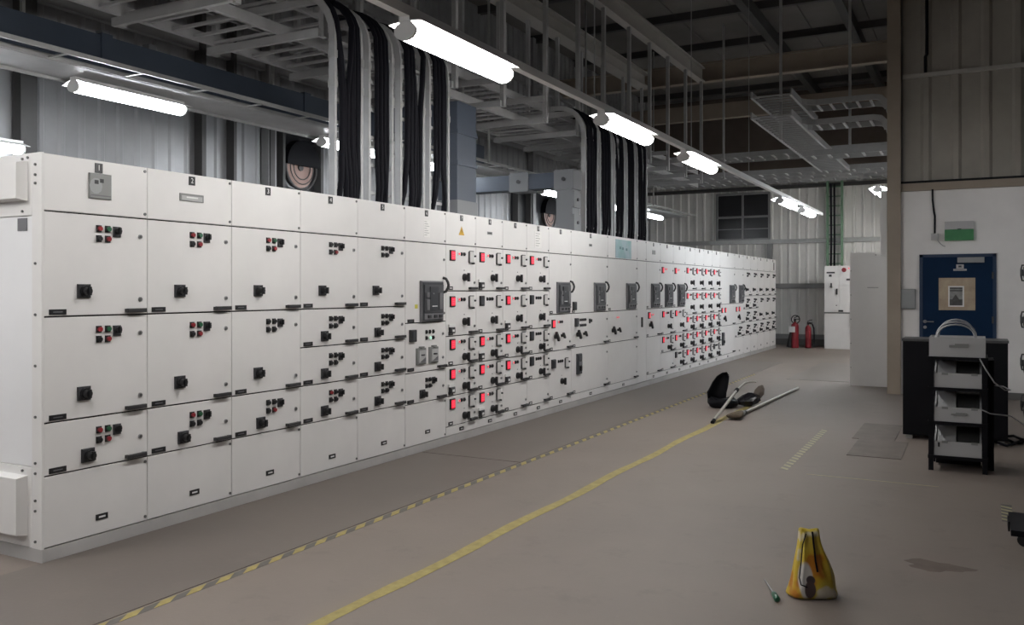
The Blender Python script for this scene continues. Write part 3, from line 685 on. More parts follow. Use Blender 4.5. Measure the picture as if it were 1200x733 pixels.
for k, (a, b) in enumerate(((684, 698), (701, 715), (718.5, 730), (732.5, 742), (744.5, 756))):
    riser(a, b, '%s vertical cable ladder above the poster cubicle' % ('first', 'second', 'third', 'fourth', 'fifth')[k], 4, 'far vertical ladders', seed=10 + k)
# bus ducts
def duct_sec(b, x0, x1, y0, y1, z0, z1): return b.box(x0, x1, y0, y1, z0, z1, 'duct_blue')
t = thing('bus_duct', 'dark blue bus duct rising from the cubicle right of the near ladders', 'bus duct', (-5.35, 8.87, 2.402))
yA, yB = on_x(537, 200, -5.2)[1], on_x(560, 200, -5.2)[1]; hA = (yB - yA) / 2 * 0.96; t.location.y = (yA + yB) / 2
MB().box(-0.13, 0.13, -hA, hA, 0.22, 1.05, 'duct_blue').obj('riser', t); MB().box(-0.14, 0.14, -hA - 0.01, hA + 0.01, 0, 0.22, 'duct_box').obj('flange_box', t)
for z in (0.62, 0.98): MB().box(-0.145, 0.145, -hA - 0.012, hA + 0.012, z, z + 0.05, 'duct_blue').obj('joint_collar', t)
MB().box(-1.22, 0.13, -hA, hA, 1.05, 1.35, 'duct_blue').obj('elbow_run', t)
t2 = thing('bus_duct', 'bus duct bridging back to the wall left of the far ladders', 'bus duct', (-5.35, on_x(669, 200, -5.3)[1], 2.402))
MB().box(-0.13, 0.13, -0.13, 0.13, 0.0, 0.70, 'duct_box').obj('riser', t2); MB().box(-2.3, 0.13, -0.13, 0.13, 0.70, 0.93, 'duct_blue').obj('cross_run', t2)
for x in (-1.85, -0.75, 0.0): MB().box(x - 0.16, x + 0.16, -0.15, 0.15, 0.67, 0.96, 'duct_box').cyl((x, -0.15, 0.82), (x, -0.17, 0.82), 0.03, 'dark_plate').obj('joint_box', t2)
for z in (0.06, 0.40): MB().box(0.13, 0.16, -0.13, 0.13, z, z + 0.24, 'duct_box').cyl((0.16, 0, z + 0.12), (0.175, 0, z + 0.12), 0.025, 'dark_plate').obj('cover_box', t2)
t3 = thing('bus_duct', 'long dark bus duct running behind the switchboard near the left wall', 'bus duct', (-7.68, 0.5, 3.74))
MB().box(-0.16, 0.16, 0, 12.6, 0.0, 0.34, 'duct_blue').obj('run', t3)
for y in (2.2, 5.1, 8.0, 10.9): MB().box(-0.18, 0.18, y, y + 0.12, -0.02, 0.36, 'duct_blue').obj('joint_collar', t3)
for y in (1.2, 4.4, 7.6, 10.8): MB().box(-0.02, 0.02, y, y + 0.03, 0.34, ZB - 3.74 + 0.9, 'galv').obj('hanger_rod', t3)
for y in (5.2, 5.75): MB().box(-0.05, 0.05, y, y + 0.09, 0.34, 0.43, 'duct_box').obj('clip_box', t3)
# tray with lighting behind the switchboard
t4 = thing('cable_tray', 'solid lighting tray behind the switchboard carrying the rear lamps', 'cable tray', (-7.05, 0.5, 3.52), 0, 'overhead cable trays')
MB().box(-0.42, 0.11, 0, 22.6, 0.03, 0.036, 'tray_paint').obj('tray_bottom', t4)
for x in (-0.42, 0.12, 0.38): MB().box(x - 0.012, x + 0.012, 0, 22.6, 0.0 if x < 0 else 0.036, 0.075, 'galv').obj('side_rail', t4)
for k in range(30): MB().box(0.132, 0.368, 0.4 + 0.75 * k, 0.43 + 0.75 * k, 0.04, 0.05, 'galv').obj('rung', t4)
for y in (1.6, 11.2, 15.0, 19.0): MB().box(0.392, 0.42, y, y + 0.03, 0.03, ZB - 3.52 + 0.9, 'galv').obj('hanger_rod', t4)

# ---- lamps
def lamp(name, label, x, y, z, L=1.25, back=False, grp=None, rz=0, arm=0):
    t = thing(name, label, 'ceiling light', (x, y, z), rz, grp)
    h = L / 2
    link('housing', shared('lamp_housing%.2f' % L, lambda: MB().prism([(-0.035, 0.062), (0.035, 0.062), (0.035, 0.0865), (-0.035, 0.0865)], -h, h, 'lamp_white')), t, (0, 0, 0), (0, 0, PI/2))
    tm = 'tube_back' if back else 'tube_main'
    link('diffuser', shared('lamp_' + tm + '%.2f' % L, lambda: MB().cyl((0, -h + 0.02, 0), (0, h - 0.02, 0), 0.054, tm, n=12)), t).scale = (1.4, 1, 1)
    rw_, rz_ = (0.155, 0.018) if back else (0.12, 0.046)
    link('reflector', shared('lamp_reflector%.2f%d' % (L, back), lambda: MB().prism([(-rw_, rz_), (-0.035, 0.058), (0.035, 0.058), (rw_, rz_), (rw_, rz_ + 0.004), (0.035, 0.062), (-0.035, 0.062), (-rw_, rz_ + 0.004)], -h, h, 'lamp_white')), t, (0, 0, 0), (0, 0, PI/2))
    for s in (-1, 1): MB().cyl((0, s * (h - 0.02), 0), (0, s * h, 0), 0.057, 'lamp_white', n=12).box(-0.03, 0.03, s * (h - 0.012) - 0.008, s * (h - 0.012) + 0.008, 0.03, 0.06, 'lamp_white').obj('end_cap', t).scale = (1.4, 1, 1)
    if arm: MB().box(min(arm, 0), max(arm, 0), -0.02, 0.02, 0.086, 0.11, 'galv').obj('bracket_arm', t)
    return t
GM, GBk = 'lamps of the aisle row', 'rear lamps behind the switchboard'
XA, ZA = -3.0, 3.14
for k, (y, lb) in enumerate(((-0.9, 'aisle lamp behind the viewer'), (2.0, 'aisle lamp just out of view above the near cubicles'), (4.9, 'largest aisle lamp, nearest in view'), (7.98, 'second lit lamp of the aisle row'), (10.5, 'third lit lamp of the aisle row'), (16.15, 'fourth lit lamp of the aisle row'), (18.3, 'farthest lamp of the aisle row'))):
    lamp('strip_light', lb, XA, y, ZA, 1.25, y > 12, GM)
tr = thing('lighting_trunking', 'long white lighting trunking the aisle lamps hang from', 'trunking', (XA, -3, ZA + 0.087))
MB().box(-0.03, 0.03, 0, 23.2, 0, 0.06, 'lamp_white').obj('channel', tr)
for y in (1.2, 4.2, 7.2, 10.2, 13.2, 16.2): MB().cyl((0, y, 0.06), (0, y, ZROOF - ZA - 0.25), 0.006, 'galv', n=6).obj('suspension_wire', tr)
for k, (y, lb) in enumerate(((-0.6, 'rear lamp outside the view at the near end'), (2.6, 'rear lamp left of the view'), (5.77, 'nearest rear lamp in view above cubicle 1'), (9.2, 'rear lamp glimpsed between the near cable ladders'), (11.6, 'rear lamp beside the blue bus duct riser'), (15.5, 'rear lamp seen inside the bus duct frame'), (18.6, 'rear lamp hidden behind the far ladders'), (21.4, 'farthest rear lamp right of the far ladders'))):
    lamp('strip_light', lb, -7.3, y, 3.462, 1.25, True, GBk)
lamp('strip_light', 'wall lamp at the left edge of the picture behind the cubicle end', -8.70, 4.93, 3.04, 1.25, True, 'wall lamps', 0, -0.27)
lamp('strip_light', 'lamp beside the side wall above the tall white cabinet', -1.52, 17.2, 3.36, 1.25, True, 'wall lamps', 0, 0.47)

for y, lb in ((20.3, 'added side wall lamp hidden behind the corner column'), (23.5, 'added side wall lamp at the far corner, hidden by the column')):
    lamp('strip_light', lb, -1.52, y, 3.36, 1.25, y < 21, 'wall lamps', 0, 0.47)  # unseen lamps, added to brighten the far wall
lamp('strip_light', 'added unseen lamp over the cross aisle left of the view', -5.7, 1.45, 3.0, 1.25, False, 'wall lamps')  # added out of view to lift the end face of the first cubicle
lamp('strip_light', 'added unseen lamp near the blue door right of the view', 2.1, 11.6, 3.3, 1.25, True, 'wall lamps')  # added out of view to lift the white door wall
for x, y in ((-5.7, 1.45), (2.1, 11.6)):  # rods for the two added lamps out of view
    tag(MB().cyl((x, y, 3.087 if x < 0 else 3.387), (x, y, ZROOF), 0.008, 'galv', n=6).obj('lamp_rod'), 'suspension rod of the added lamp %s' % ('over the cross aisle left of the view' if x < 0 else 'near the blue door right of the view'), 'rod')
# ---- far ladder trays with branches
for z, nm in ((4.25, 'lower'), (4.57, 'upper')):
    ladder_tray('cable_tray', '%s ladder tray in the far bay, ending in mid air towards the viewer' % nm, -3.08, -2.48, 13.7, 20.7 if nm == 'lower' else 16.2, z, step=0.20)
    t = thing('cable_tray', '%s side branch tray bending to the corner column' % nm, 'cable tray', (-2.46, 15.0, z), 0, 'overhead cable trays')
    for s in (-0.28, 0.28):
        pts = [(0.0, s - 0.18, 0.05), (0.06, s - 0.08, 0.05), (0.18, s, 0.05), (1.05, s, 0.05), (1.15, s, 0.03), (1.22, s, -0.04), (1.25, s, -0.15)]
        MB().beam(pts, 0.09, 0.024, 'tray_paint', (0, 1, 0)).obj('side_rail', t)
    rm = MB().box(-0.016, 0.016, -0.27, 0.27, 0.0, 0.025, 'tray_paint').mesh('rung')
    for k in range(5): link('rung', rm, t, (0.2 + 0.2 * k, 0, 0))
for k, (px, y, ztop) in enumerate(((915, 14.35, ZROOF), (996, 15.35, ZROOF), (848, 19.0, ZROOF))):
    p = on_y(px, 150, y)
    tag(MB().box(-0.02, 0.02, -0.02, 0.02, 0, ztop - 4.0, 'tray_paint').obj('hanger_post', None, (p[0], y, 4.0)), 'thin steel hanger post in the far bay, %s' % ('beside the tray end in mid air', 'beside the bending side branches', 'leftmost, near the cross beam corner')[k], 'hanger', 'far hanger posts')
for k, (y, z, lb) in enumerate(((17.2, 4.12, 'nearest'), (20.9, 4.30, 'second'), (20.9, 4.75, 'raised'), (22.6, 4.42, 'third'), (22.6, 4.95, 'highest'), (24.4, 4.55, 'farthest'))):
    ladder_tray('cable_tray', '%s cross tray spanning the far bay towards the side wall' % lb, -8.3 if k else -2.9, -1.06, y, y + 0.6, z, 'x', step=0.30, rail_h=0.11)
# green-grey ladder down the far wall
t = thing('cable_ladder', 'greenish vertical ladder climbing the far wall above the small cabinet', 'cable ladder', (-3.48, YFAR - 0.19, 2.15))
for x in (-0.19, 0.19): MB().box(x - 0.03, x + 0.03, -0.05, 0.05, 0, 2.5, 'ladder_green').obj('side_rail', t)
for k in range(9): MB().box(-0.17, 0.17, -0.012, 0.012, 0.15 + 0.27 * k, 0.18 + 0.27 * k, 'ladder_green').obj('rung', t)
for k in range(2): MB().tube([(-0.1 + 0.09 * k, -0.03, 0.02), (-0.09 + 0.085 * k, -0.03, 0.9), (-0.1 + 0.09 * k, -0.03, 2.4)], 0.03, 'cable_black').obj('cable', t)

# ---- wall fans on the left wall
for k, (px0, px1, lb) in enumerate(((316, 378, 'dark wall fan box above cubicles 3 and 4'), (606, 668, 'dark wall fan box seen under the bus duct bridge'))):
    pa, pb = on_x(px0, 190, XL + 0.18), on_x(px1, 190, XL + 0.18); w = pb[1] - pa[1]
    t = thing('exhaust_fan', lb, 'fan', (XL + 0.04, pa[1], 2.55), 0, 'wall exhaust fans')
    MB().box(0, 0.03, 0, w, 0, 1.45, 'glass_dark').obj('back_plate', t)
    fm = MB()
    for a, b_, c_, d_ in ((0, 0.09, 0, 1.45), (w * 0.22, w * 0.22 + 0.05, 0, 1.45), (w - 0.06, w, 0, 1.45)): fm.box(0.03, 0.16, a, b_, c_, d_, 'steel_dark')
    fm.box(0.03, 0.155, 0, w, 0.38, 0.45, 'steel_dark').box(0.03, 0.155, 0, w, 1.38, 1.45, 'steel_dark'); fm.obj('frame', t)
    cy, cz = w * 0.62, 0.86 if k == 0 else 0.8; R = 0.33
    rg = [(0.10, cy + R * math.cos(a), cz + R * math.sin(a)) for a in [2*PI*j/24 for j in range(24)]]
    MB().tube(rg, 0.022, 'steel_dark', n=6, closed=True).obj('fan_ring', t)
    MB().cyl((0.045, cy, cz), (0.075, cy, cz), 0.30, 'fan_copper', n=28).obj('fan_plate', t)
    for rr in (0.18, 0.25): MB().tube([(0.115 + 0.0 * a, cy + rr * math.cos(a), cz + rr * math.sin(a)) for a in [2*PI*j/20 for j in range(20)]], 0.008, 'steel_dark', n=5, closed=True).obj('guard_wire', t)
    b = MB(); hood = [(0.36 * math.cos(a), 0.02 + 0.38 * math.sin(a)) for a in [PI * j / 14 for j in range(15)]]
    b.prism([(cy + y, cz + z) for y, z in hood], 0.13, 0.16, 'cab_black')
    for (ya_, za_), (yb_, zb_) in zip(hood[:-1], hood[1:]): b.add([(0.03, cy + ya_, cz + za_), (0.03, cy + yb_, cz + zb_), (0.16, cy + yb_, cz + zb_), (0.16, cy + ya_, cz + za_)], [(0, 1, 2, 3)], 'cab_black')
    b.obj('cowl', t)
    MB().cyl((0.03, cy, cz), (0.10, cy, cz), 0.05, 'steel_dark', n=14).obj('hub', t)

# ============================================================ FLOOR MARKINGS
MZ = 0.004
for k, (x0, x1, y0, y1, lb) in enumerate(((-4.79, -3.70, -1.0, 7.10, 'near dark rubber mat along the foot of the switchboard'), (-4.79, -3.70, 7.115, 19.5, 'far dark rubber mat along the foot of the switchboard'), (-2.95, -1.65, 15.9, 19.8, 'dark rubber mat on the floor by the tall white cabinet'))):
    tag(MB().box(x0, x1, y0, y1, 0.0002, MZ, 'rubber').obj('rubber_mat'), lb, 'mat', 'rubber floor mats')
def hazard(label, a, b, w, pitch, m1, m2, n_max=200):
    a, b = Vector((*a, 0)), Vector((*b, 0)); d = (b - a); L = d.length; d.normalize(); nrm = Vector((-d.y, d.x, 0))
    t = thing('hazard_tape', label, 'floor tape', (a.x, a.y, 0.0), 0, 'striped floor tapes')
    rz = math.atan2(d.y, d.x)
    MB().box(0, L, -w/2, w/2, 0.0003, 0.0012, m2).obj('tape_base', t, (0, 0, 0), (0, 0, rz))
    sm = MB().add([(0, -w/2, 0), (pitch*0.5, -w/2, 0), (pitch*0.95, w/2, 0), (pitch*0.45, w/2, 0), (0, -w/2, 0.0006), (pitch*0.5, -w/2, 0.0006), (pitch*0.95, w/2, 0.0006), (pitch*0.45, w/2, 0.0006)],
                  [(0,3,2,1),(4,5,6,7),(0,1,5,4),(1,2,6,5),(2,3,7,6),(3,0,4,7)], m1).mesh('stripe')
    for k in range(int(L / pitch)):
        p = d * (k * pitch); link('stripe', sm, t, (p.x, p.y, 0.0012), (0, 0, rz))
hazard('long yellow and black striped tape along the rubber mat', (-3.655, 2.0), (-3.655, 16.6), 0.055, 0.20, 'tape_yellow', 'tape_black')
hazard('short striped tape on open floor left of the steel plates', tuple(on_z(918, 551)[:2]), tuple(on_z(968, 503)[:2]), 0.07, 0.13, 'tape_pale', 'concrete')
hazard('scrap of striped tape at the right edge by the trolley', tuple(on_z(1181, 612)[:2]), tuple(on_z(1179, 592)[:2]), 0.07, 0.10, 'tape_pale', 'tape_black')
yl = MB(); pts = []
rnd = random.Random(3); n = 40
for k in range(n + 1):
    y = 2.0 + (12.6 - 2.0) * k / n; c_ = -2.76 + 0.012 * math.sin(k * 0.9) + 0.03 * k / n; w_ = 0.042 + rnd.uniform(-0.006, 0.006)
    pts += [(c_ - w_, y, 0.0004), (c_ + w_, y, 0.0004), (c_ - w_, y, 0.0016), (c_ + w_, y, 0.0016)]
fs = []
for k in range(n):
    o = 4 * k
    fs += [(o+2, o+3, o+7, o+6), (o, o+2, o+6, o+4), (o+1, o+5, o+7, o+3)]
tag(yl.add(pts, fs, 'tape_yellow').obj('floor_line'), 'single plain yellow line running down the open floor', 'floor line')
for q, lb in ((((1000, 516), (1055, 517), (1053, 498), (1010, 497)), 'far of the two steel trench plates in the floor'), (((991, 533), (1050, 540), (1070, 518), (1007, 516)), 'near of the two steel trench plates in the floor')):
    P = [on_z(*p) for p in q]
    x0, x1 = min(p.x for p in P) , max(p.x for p in P); cy = sum(p.y for p in P) / 4; x0 = (P[0].x + P[3].x) / 2; x1 = (P[1].x + P[2].x) / 2
    ya, yb = (P[0].y + P[1].y) / 2, (P[2].y + P[3].y) / 2
    tag(MB().box(x0, x1, ya + 0.01, yb - 0.01, 0.0002, 0.005, 'plate_steel').obj('trench_cover'), lb, 'floor plate', 'steel trench plates')
st = MB(); c0 = on_z(1097, 664); ring = []
for j in range(22):
    a = 2*PI*j/22; r = 1 + 0.22 * math.sin(3*a + 1) + 0.12 * math.sin(7*a); ring.append((c0.x + 0.17 * r * math.cos(a), c0.y + 0.10 * r * math.sin(a), 0.0006))
mat('stain', (0.125, 0.092, 0.075), 0.7, var=0.15, scale=10)
tag(st.add([(x, y, 0.0001) for x, y, z in ring] + ring, [tuple(range(22, 44))] + [(i, (i+1)%22, 22+(i+1)%22, 22+i) for i in range(22)], 'stain').obj('floor_stain'), 'dark brown oil stain on the floor right of the yellow bag', 'stain')

a, b_ = on_z(945, 556), on_z(1100, 571); dd = b_ - a
tag(MB().box(0, dd.length, -0.009, 0.009, 0.0003, 0.0012, 'tape_pale').obj('tape_residue', None, (a.x, a.y, 0), (0, 0, math.atan2(dd.y, dd.x))), 'thin worn pale strip across the floor in front of the rack', 'floor line')
# ============================================================ DOOR AND WALL FITTINGS
dr = struct('door_1', 'dark blue flush door in the white wall', MB().box(dx0 + 0.045, dx1 - 0.045, YDOOR - 0.02, YDOOR + 0.03, 0.01, dz - 0.045, 'door_blue'))
MB().box(dx0, dx0 + 0.045, YDOOR - 0.03, YDOOR + 0.06, 0, dz, 'door_trim').box(dx1 - 0.045, dx1, YDOOR - 0.03, YDOOR + 0.06, 0, dz, 'door_trim').box(dx0, dx1, YDOOR - 0.03, YDOOR + 0.06, dz - 0.045, dz, 'door_trim').obj('door_frame', dr)
def onD(px, py, o=0.0): return on_y(px, py, YDOOR - 0.02 - o)
h1 = onD(1084, 377)
MB().cyl((h1.x, h1.y, h1.z), (h1.x, h1.y - 0.012, h1.z), 0.026, 'chrome', n=12).tube([(h1.x, h1.y - 0.01, h1.z), (h1.x, h1.y - 0.05, h1.z), (h1.x + 0.03, h1.y - 0.055, h1.z), (h1.x + 0.12, h1.y - 0.055, h1.z)], 0.009, 'chrome', n=8).obj('door_handle', dr)
MB().cyl((h1.x, h1.y, h1.z - 0.085), (h1.x, h1.y - 0.014, h1.z - 0.085), 0.024, 'chrome', n=12).obj('lock_cylinder', dr)
p0, p1 = onD(1122, 302), onD(1153.5, 307)
MB().box(p0.x, p1.x, YDOOR - 0.075, YDOOR - 0.02, p1.z - 0.01, p0.z, 'grey_box').obj('door_closer', dr)
for z in (1.75, 1.1, 0.35): MB().cyl((dx1 - 0.045, YDOOR - 0.032, z), (dx1 - 0.045, YDOOR - 0.032, z + 0.10), 0.012, 'steel_dark', n=8).obj('hinge', dr)
# notice on the door
p0, p1 = onD(1100, 326), onD(1143, 364)
t = thing('notice_board', 'cream notice sheet with a small dark picture on the blue door', 'notice', ((p0.x + p1.x) / 2, YDOOR - 0.0215, p1.z))
w, h = (p1.x - p0.x) / 2, p0.z - p1.z
MB().box(-w, w, -0.004, 0, 0, h, 'parchment').obj('sheet', t)
MB().box(-0.115, 0.095, -0.006, -0.004, 0.05, h - 0.12, 'paper').obj('picture_mount', t)
pc = MB().box(-0.095, 0.075, -0.0075, -0.006, 0.07, h - 0.14, 'photo_mid').box(-0.095, 0.075, -0.0085, -0.0075, h - 0.165, h - 0.142, 'photo_dark').box(-0.095, 0.075, -0.0085, -0.0075, h - 0.20, h - 0.18, 'photo_dark')
pc.box(-0.095, 0.075, -0.0085, -0.0075, 0.07, 0.16, 'photo_dark').add([(-0.06, -0.0085, 0.16), (0.03, -0.0085, 0.16), (-0.015, -0.0085, 0.235)], [(0, 1, 2)], 'photo_dark').obj('picture', t)
p = onD(1125, 315)
t = thing('door_sticker', 'small white certificate sticker under the door closer', 'sticker', (p.x, YDOOR - 0.0215, p.z))
MB().box(-0.05, 0.05, -0.002, 0, 0.0, 0.062, 'sign_white').box(-0.02, 0.02, -0.003, -0.002, 0.018, 0.045, 'breaker_mid').obj('emblem', t)
MB().box(-0.088, 0.088, -0.002, 0, -0.032, -0.004, 'sign_white').box(-0.07, 0.07, -0.003, -0.002, -0.021, -0.015, 'breaker_light').obj('text_strip', t)
# exit sign
p0, p1 = on_y(1107, 260, YDOOR - 0.04), on_y(1141, 281.5, YDOOR - 0.04)
t = thing('exit_sign', 'green and white sign box on the wall above the blue door', 'sign', ((p0.x + p1.x) / 2, YDOOR - 0.001, p1.z)); w, h = (p1.x - p0.x) / 2, p0.z - p1.z
MB().box(-w, w, -0.05, 0, h * 0.58, h, 'sign_white').obj('housing', t); MB().box(-w, w, -0.062, 0, 0, h * 0.57, 'sign_green').box(-0.02, 0.03, -0.065, -0.05, h * 0.57, h * 0.61, 'dark_plate').obj('green_panel', t)
# conduit and junction box
p = on_y(1095.5, 278, YDOOR - 0.02)
t = thing('junction_box', 'small white junction box fed by a black conduit beside the sign', 'junction box', (p.x, YDOOR - 0.001, p.z - 0.045))
MB().cbox(-0.05, 0.05, -0.05, 0, 0, 0.095, 'sign_white').obj('box', t)
MB().tube([(0, -0.02, 0.09), (0, -0.02, 0.36), (-0.012, -0.02, 0.42), (-0.03, -0.02, 0.60), (-0.03, -0.045, 0.65), (-0.03, -0.045, 0.76)], 0.013, 'cable_black', n=8).obj('conduit', t)
MB().tube([(0.03, -0.03, 0.005), (0.07, -0.02, -0.05), (0.11, -0.02, -0.09), (0.14, -0.02, -0.10)], 0.006, 'cable_grey', n=6).obj('flex', t)
p0 = on_y(1084.5, 105, YDOOR)
tag(MB().tube([(p0.x, YDOOR - 0.02, 4.86), (p0.x, YDOOR - 0.02, 5.1), (p0.x + 0.02, YDOOR - 0.02, 5.13), (p0.x + 0.02, YDOOR - 0.02, ZROOF - 0.45)], 0.022, 'cable_black', n=8).obj('conduit'), 'black vertical conduit on the cladding high beside the corner column', 'conduit')
p0, p1 = on_y(1053.5, 339, YDOOR - 0.02), on_y(1073, 362.5, YDOOR - 0.02)
t = thing('wall_box', 'flat grey box on the white wall left of the blue door', 'box', ((p0.x + p1.x) / 2, YDOOR - 0.001, p1.z)); w, h = (p1.x - p0.x) / 2, p0.z - p1.z
MB().box(-w, w, -0.04, 0, 0, h, 'meter_grey').obj('back_box', t); MB().box(-w + 0.012, w - 0.012, -0.05, -0.04, 0.012, h - 0.012, 'grey_box').obj('cover', t)
tag(MB().box(-0.045, 0.045, -0.05, 0.05, 0, 1.0, 'lamp_white').obj('lit_edge_strip', None, (-1.25, YDOOR + 0.10, 2.12)), 'white vertical strip standing in for a bright lit edge at the corner column', 'trunking')  # white strip put in for a bright lit edge above the tall cabinet

# ============================================================ FAR CABINETS, EXTINGUISHERS
# tall white cabinet
t = thing('tall_cabinet', 'tall plain white sheet metal cabinet beside the corner column', 'cabinet', (-1.84, 15.4, 0))
MB().box(0, 0.74, 0, 0.62, 0.0, 2.20, 'panel_paint').obj('body', t)
MB().box(0.03, 0.71, -0.012, 0, 0.07, 2.12, 'panel_paint').obj('front_panel', t)
MB().box(0.0, 0.74, -0.006, 0, 2.125, 2.20, 'panel_paint').obj('top_rail', t); MB().box(0.0, 0.74, -0.006, 0, 0.0, 0.065, 'panel_paint').obj('bottom_rail', t)
MB().box(0.27, 0.44, -0.014, -0.012, 1.62, 1.63, 'meter_grey').obj('maker_strip', t)
for z in (0.3, 0.7, 1.1, 1.5, 1.9): MB().cyl((0.015, 0, z), (0.015, -0.006, z), 0.008, 'steel_screw', n=6).obj('screw', t)
MB().cyl((0.40, -0.006, 2.16), (0.40, -0.012, 2.16), 0.01, 'steel_screw', n=6).obj('screw', t)
# small MCC on the far wall
YM = 24.6
pa, pb = on_y(966, 312, YM), on_y(1000, 409, YM)
w = pb.x - pa.x + 0.35
t = thing('wall_cabinet', 'far white control cabinet with red button between extinguishers and tall cabinet', 'cabinet', (pa.x, YM, 0))
H = on_y(966, 312, YM)[2]; zs = on_y(966, 366, YM)[2]
MB().box(0, w, 0.01, 0.8, 0, H, 'panel_paint').obj('body', t)
MB().box(0.004, w - 0.004, -0.012, 0.01, 0.0, zs - 0.04, 'panel_paint').obj('bottom_cover', t)
MB().box(0.004, w, -0.02, 0.01, zs - 0.035, zs, 'meter_grey').obj('ledge', t)
d1 = MB().box(0.006, 0.37, -0.014, 0.01, zs + 0.01, H - 0.01, 'panel_paint').obj('door', t)
MB().box(0.06, 0.27, -0.02, -0.014, H - 0.2, H - 0.16, 'dark_plate').box(0.12, 0.19, -0.022, -0.014, H - 0.29, H - 0.23, 'dark_plate').obj('name_plate', d1)
for x, z, a in ((0.18, zs + 0.72, 0.06), (0.32, zs + 0.55, 0.08)): MB().box(x - 0.02, x + 0.02, -0.04, -0.014, z - a, z + a, 'dark_plate').obj('latch', d1)
MB().cyl((0.31, -0.014, zs + 0.18), (0.31, -0.024, zs + 0.18), 0.015, 'steel_screw').obj('door_lock', d1)
d2 = MB().box(0.378, w - 0.004, -0.014, 0.01, H * 0.62 + 0.33 * zs, H - 0.01, 'panel_paint').obj('door', t)
d3 = MB().box(0.378, w - 0.004, -0.014, 0.01, zs + 0.01, H * 0.62 + 0.33 * zs - 0.015, 'panel_paint').obj('door', t)
zc = H - 0.11
b = MB().cyl((0.50, -0.014, zc), (0.50, -0.03, zc), 0.062, 'red_button', n=8); b.cyl((0.50, -0.03, zc), (0.50, -0.05, zc), 0.04, 'red_button', n=12); b.obj('stop_button', d2)
for k in range(2): MB().cyl((0.62 + 0.07*k, -0.014, H - 0.07), (0.62 + 0.07*k, -0.02, H - 0.07), 0.018, 'led_redwhite', n=8).obj('indicator_lamp', d2)
for x, z in ((0.62, zs + 0.85), (0.42, zs + 0.015)): MB().box(x - 0.06, x + 0.06, -0.03, -0.014, z, z + 0.045, 'dark_plate').obj('name_plate', d3)
MB().box(0.66, 0.69, -0.05, 0.0, zs - 0.32, zs - 0.04, 'dark_plate').obj('pull_handle', t)
# extinguishers
def extinguisher(px, py, label, h, r, horn):
    p = on_z(px, py); t = thing('fire_extinguisher', label, 'extinguisher', (p.x, p.y, 0), 0, 'fire extinguishers by the far wall')
    MB().lathe([(0, 0), (r, 0), (r * 1.02, 0.03), (r, 0.05), (r, h * 0.68), (r * 0.9, h * 0.74), (r * 0.5, h * 0.79), (r * 0.22, h * 0.82), (r * 0.22, h * 0.86), (0, h * 0.86)], 'ext_red', 16).obj('cylinder', t)
    MB().cyl((0, 0, h * 0.83), (0, 0, h * 0.92), 0.03, 'black_plastic').box(-0.02, 0.12, -0.012, 0.012, h * 0.90, h * 0.925, 'black_plastic').beam([(-0.02, 0, h * 0.94), (0.05, 0, h * 0.99), (0.11, 0, h)], 0.02, 0.024, 'black_plastic').obj('valve', t)
    if horn:
        MB().tube([(0.02 + 0.11 * math.sin(a), -0.02, h * 0.90 + 0.11 * math.cos(a)) for a in [2*PI*j/14 for j in range(14)]], 0.013, 'cable_black', n=7, closed=True).obj('hose', t)
        MB().cyl((-r - 0.05, -0.02, 0.02), (-r * 0.5, -0.02, h * 0.75), 0.075, 'black_plastic', 0.035, n=12).obj('horn', t)
        MB().box(-r - 0.03, -r + 0.12, -r - 0.014, -r - 0.006, h * 0.50, h * 0.68, 'tag_white').obj('tag', t)
    else:
        MB().tube([(0.03, 0, h * 0.88), (r + 0.03, 0, h * 0.86), (r + 0.07, 0, h * 0.70), (r + 0.08, 0, h * 0.4), (r + 0.08, 0, 0.1)], 0.018, 'cable_black', n=8).obj('hose', t)
        MB().cyl((r + 0.08, 0, 0.03), (r + 0.08, 0, 0.22), 0.03, 'black_plastic', n=8).obj('nozzle', t)
        MB().box(-0.05, 0.05, -r - 0.006, -r + 0.02, h * 0.35, h * 0.6, 'red_button').obj('tag', t)
extinguisher(931.5, 408, 'red extinguisher with coiled black hose and white tag, left of the pair', 0.86, 0.10, True)
extinguisher(947, 408, 'slim red extinguisher with a hanging hose, right of the pair', 0.76, 0.078, False)
# back board edge at the picture's right
t = thing('side_switchboard', 'white switchboard at the right edge with black knobs on its face', 'cabinet', (0.56, 9.0, 0))
MB().box(0, 0.6, 0, 2.95, 0.06, 2.25, 'panel_paint').obj('body', t); MB().box(0, 0.6, 0.0, 2.95, 0, 0.06, 'plinth_paint').obj('plinth', t)
for k in range(4):
    for z0, z1 in ((0.08, 0.55), (0.56, 1.05), (1.06, 1.6), (1.61, 2.22)):
        d = MB().box(-0.018, 0, 0.005 + 0.7375*k, 0.7325 + 0.7375*k, z0, z1, 'panel_paint').obj('door', t)
        y = 0.7375*k + 0.5
        MB().cyl((-0.018, y, z0 + 0.18), (-0.085, y, z0 + 0.18), 0.04, 'black_plastic', n=10).obj('rotary_handle', d)
        MB().cyl((-0.018, y + 0.1, z1 - 0.1), (-0.045, y + 0.1, z1 - 0.1), 0.02, 'black_plastic', n=8).obj('push_button', d)
        MB().tube([(-0.018, y + 0.16, z0 + 0.09), (-0.075, y + 0.16, z0 + 0.09), (-0.085, y + 0.16, z0 + 0.15), (-0.085, y + 0.16, z0 + 0.22), (-0.075, y + 0.16, z0 + 0.27), (-0.018, y + 0.16, z0 + 0.27)], 0.010, 'grip_black', n=6).obj('pull_handle', d)

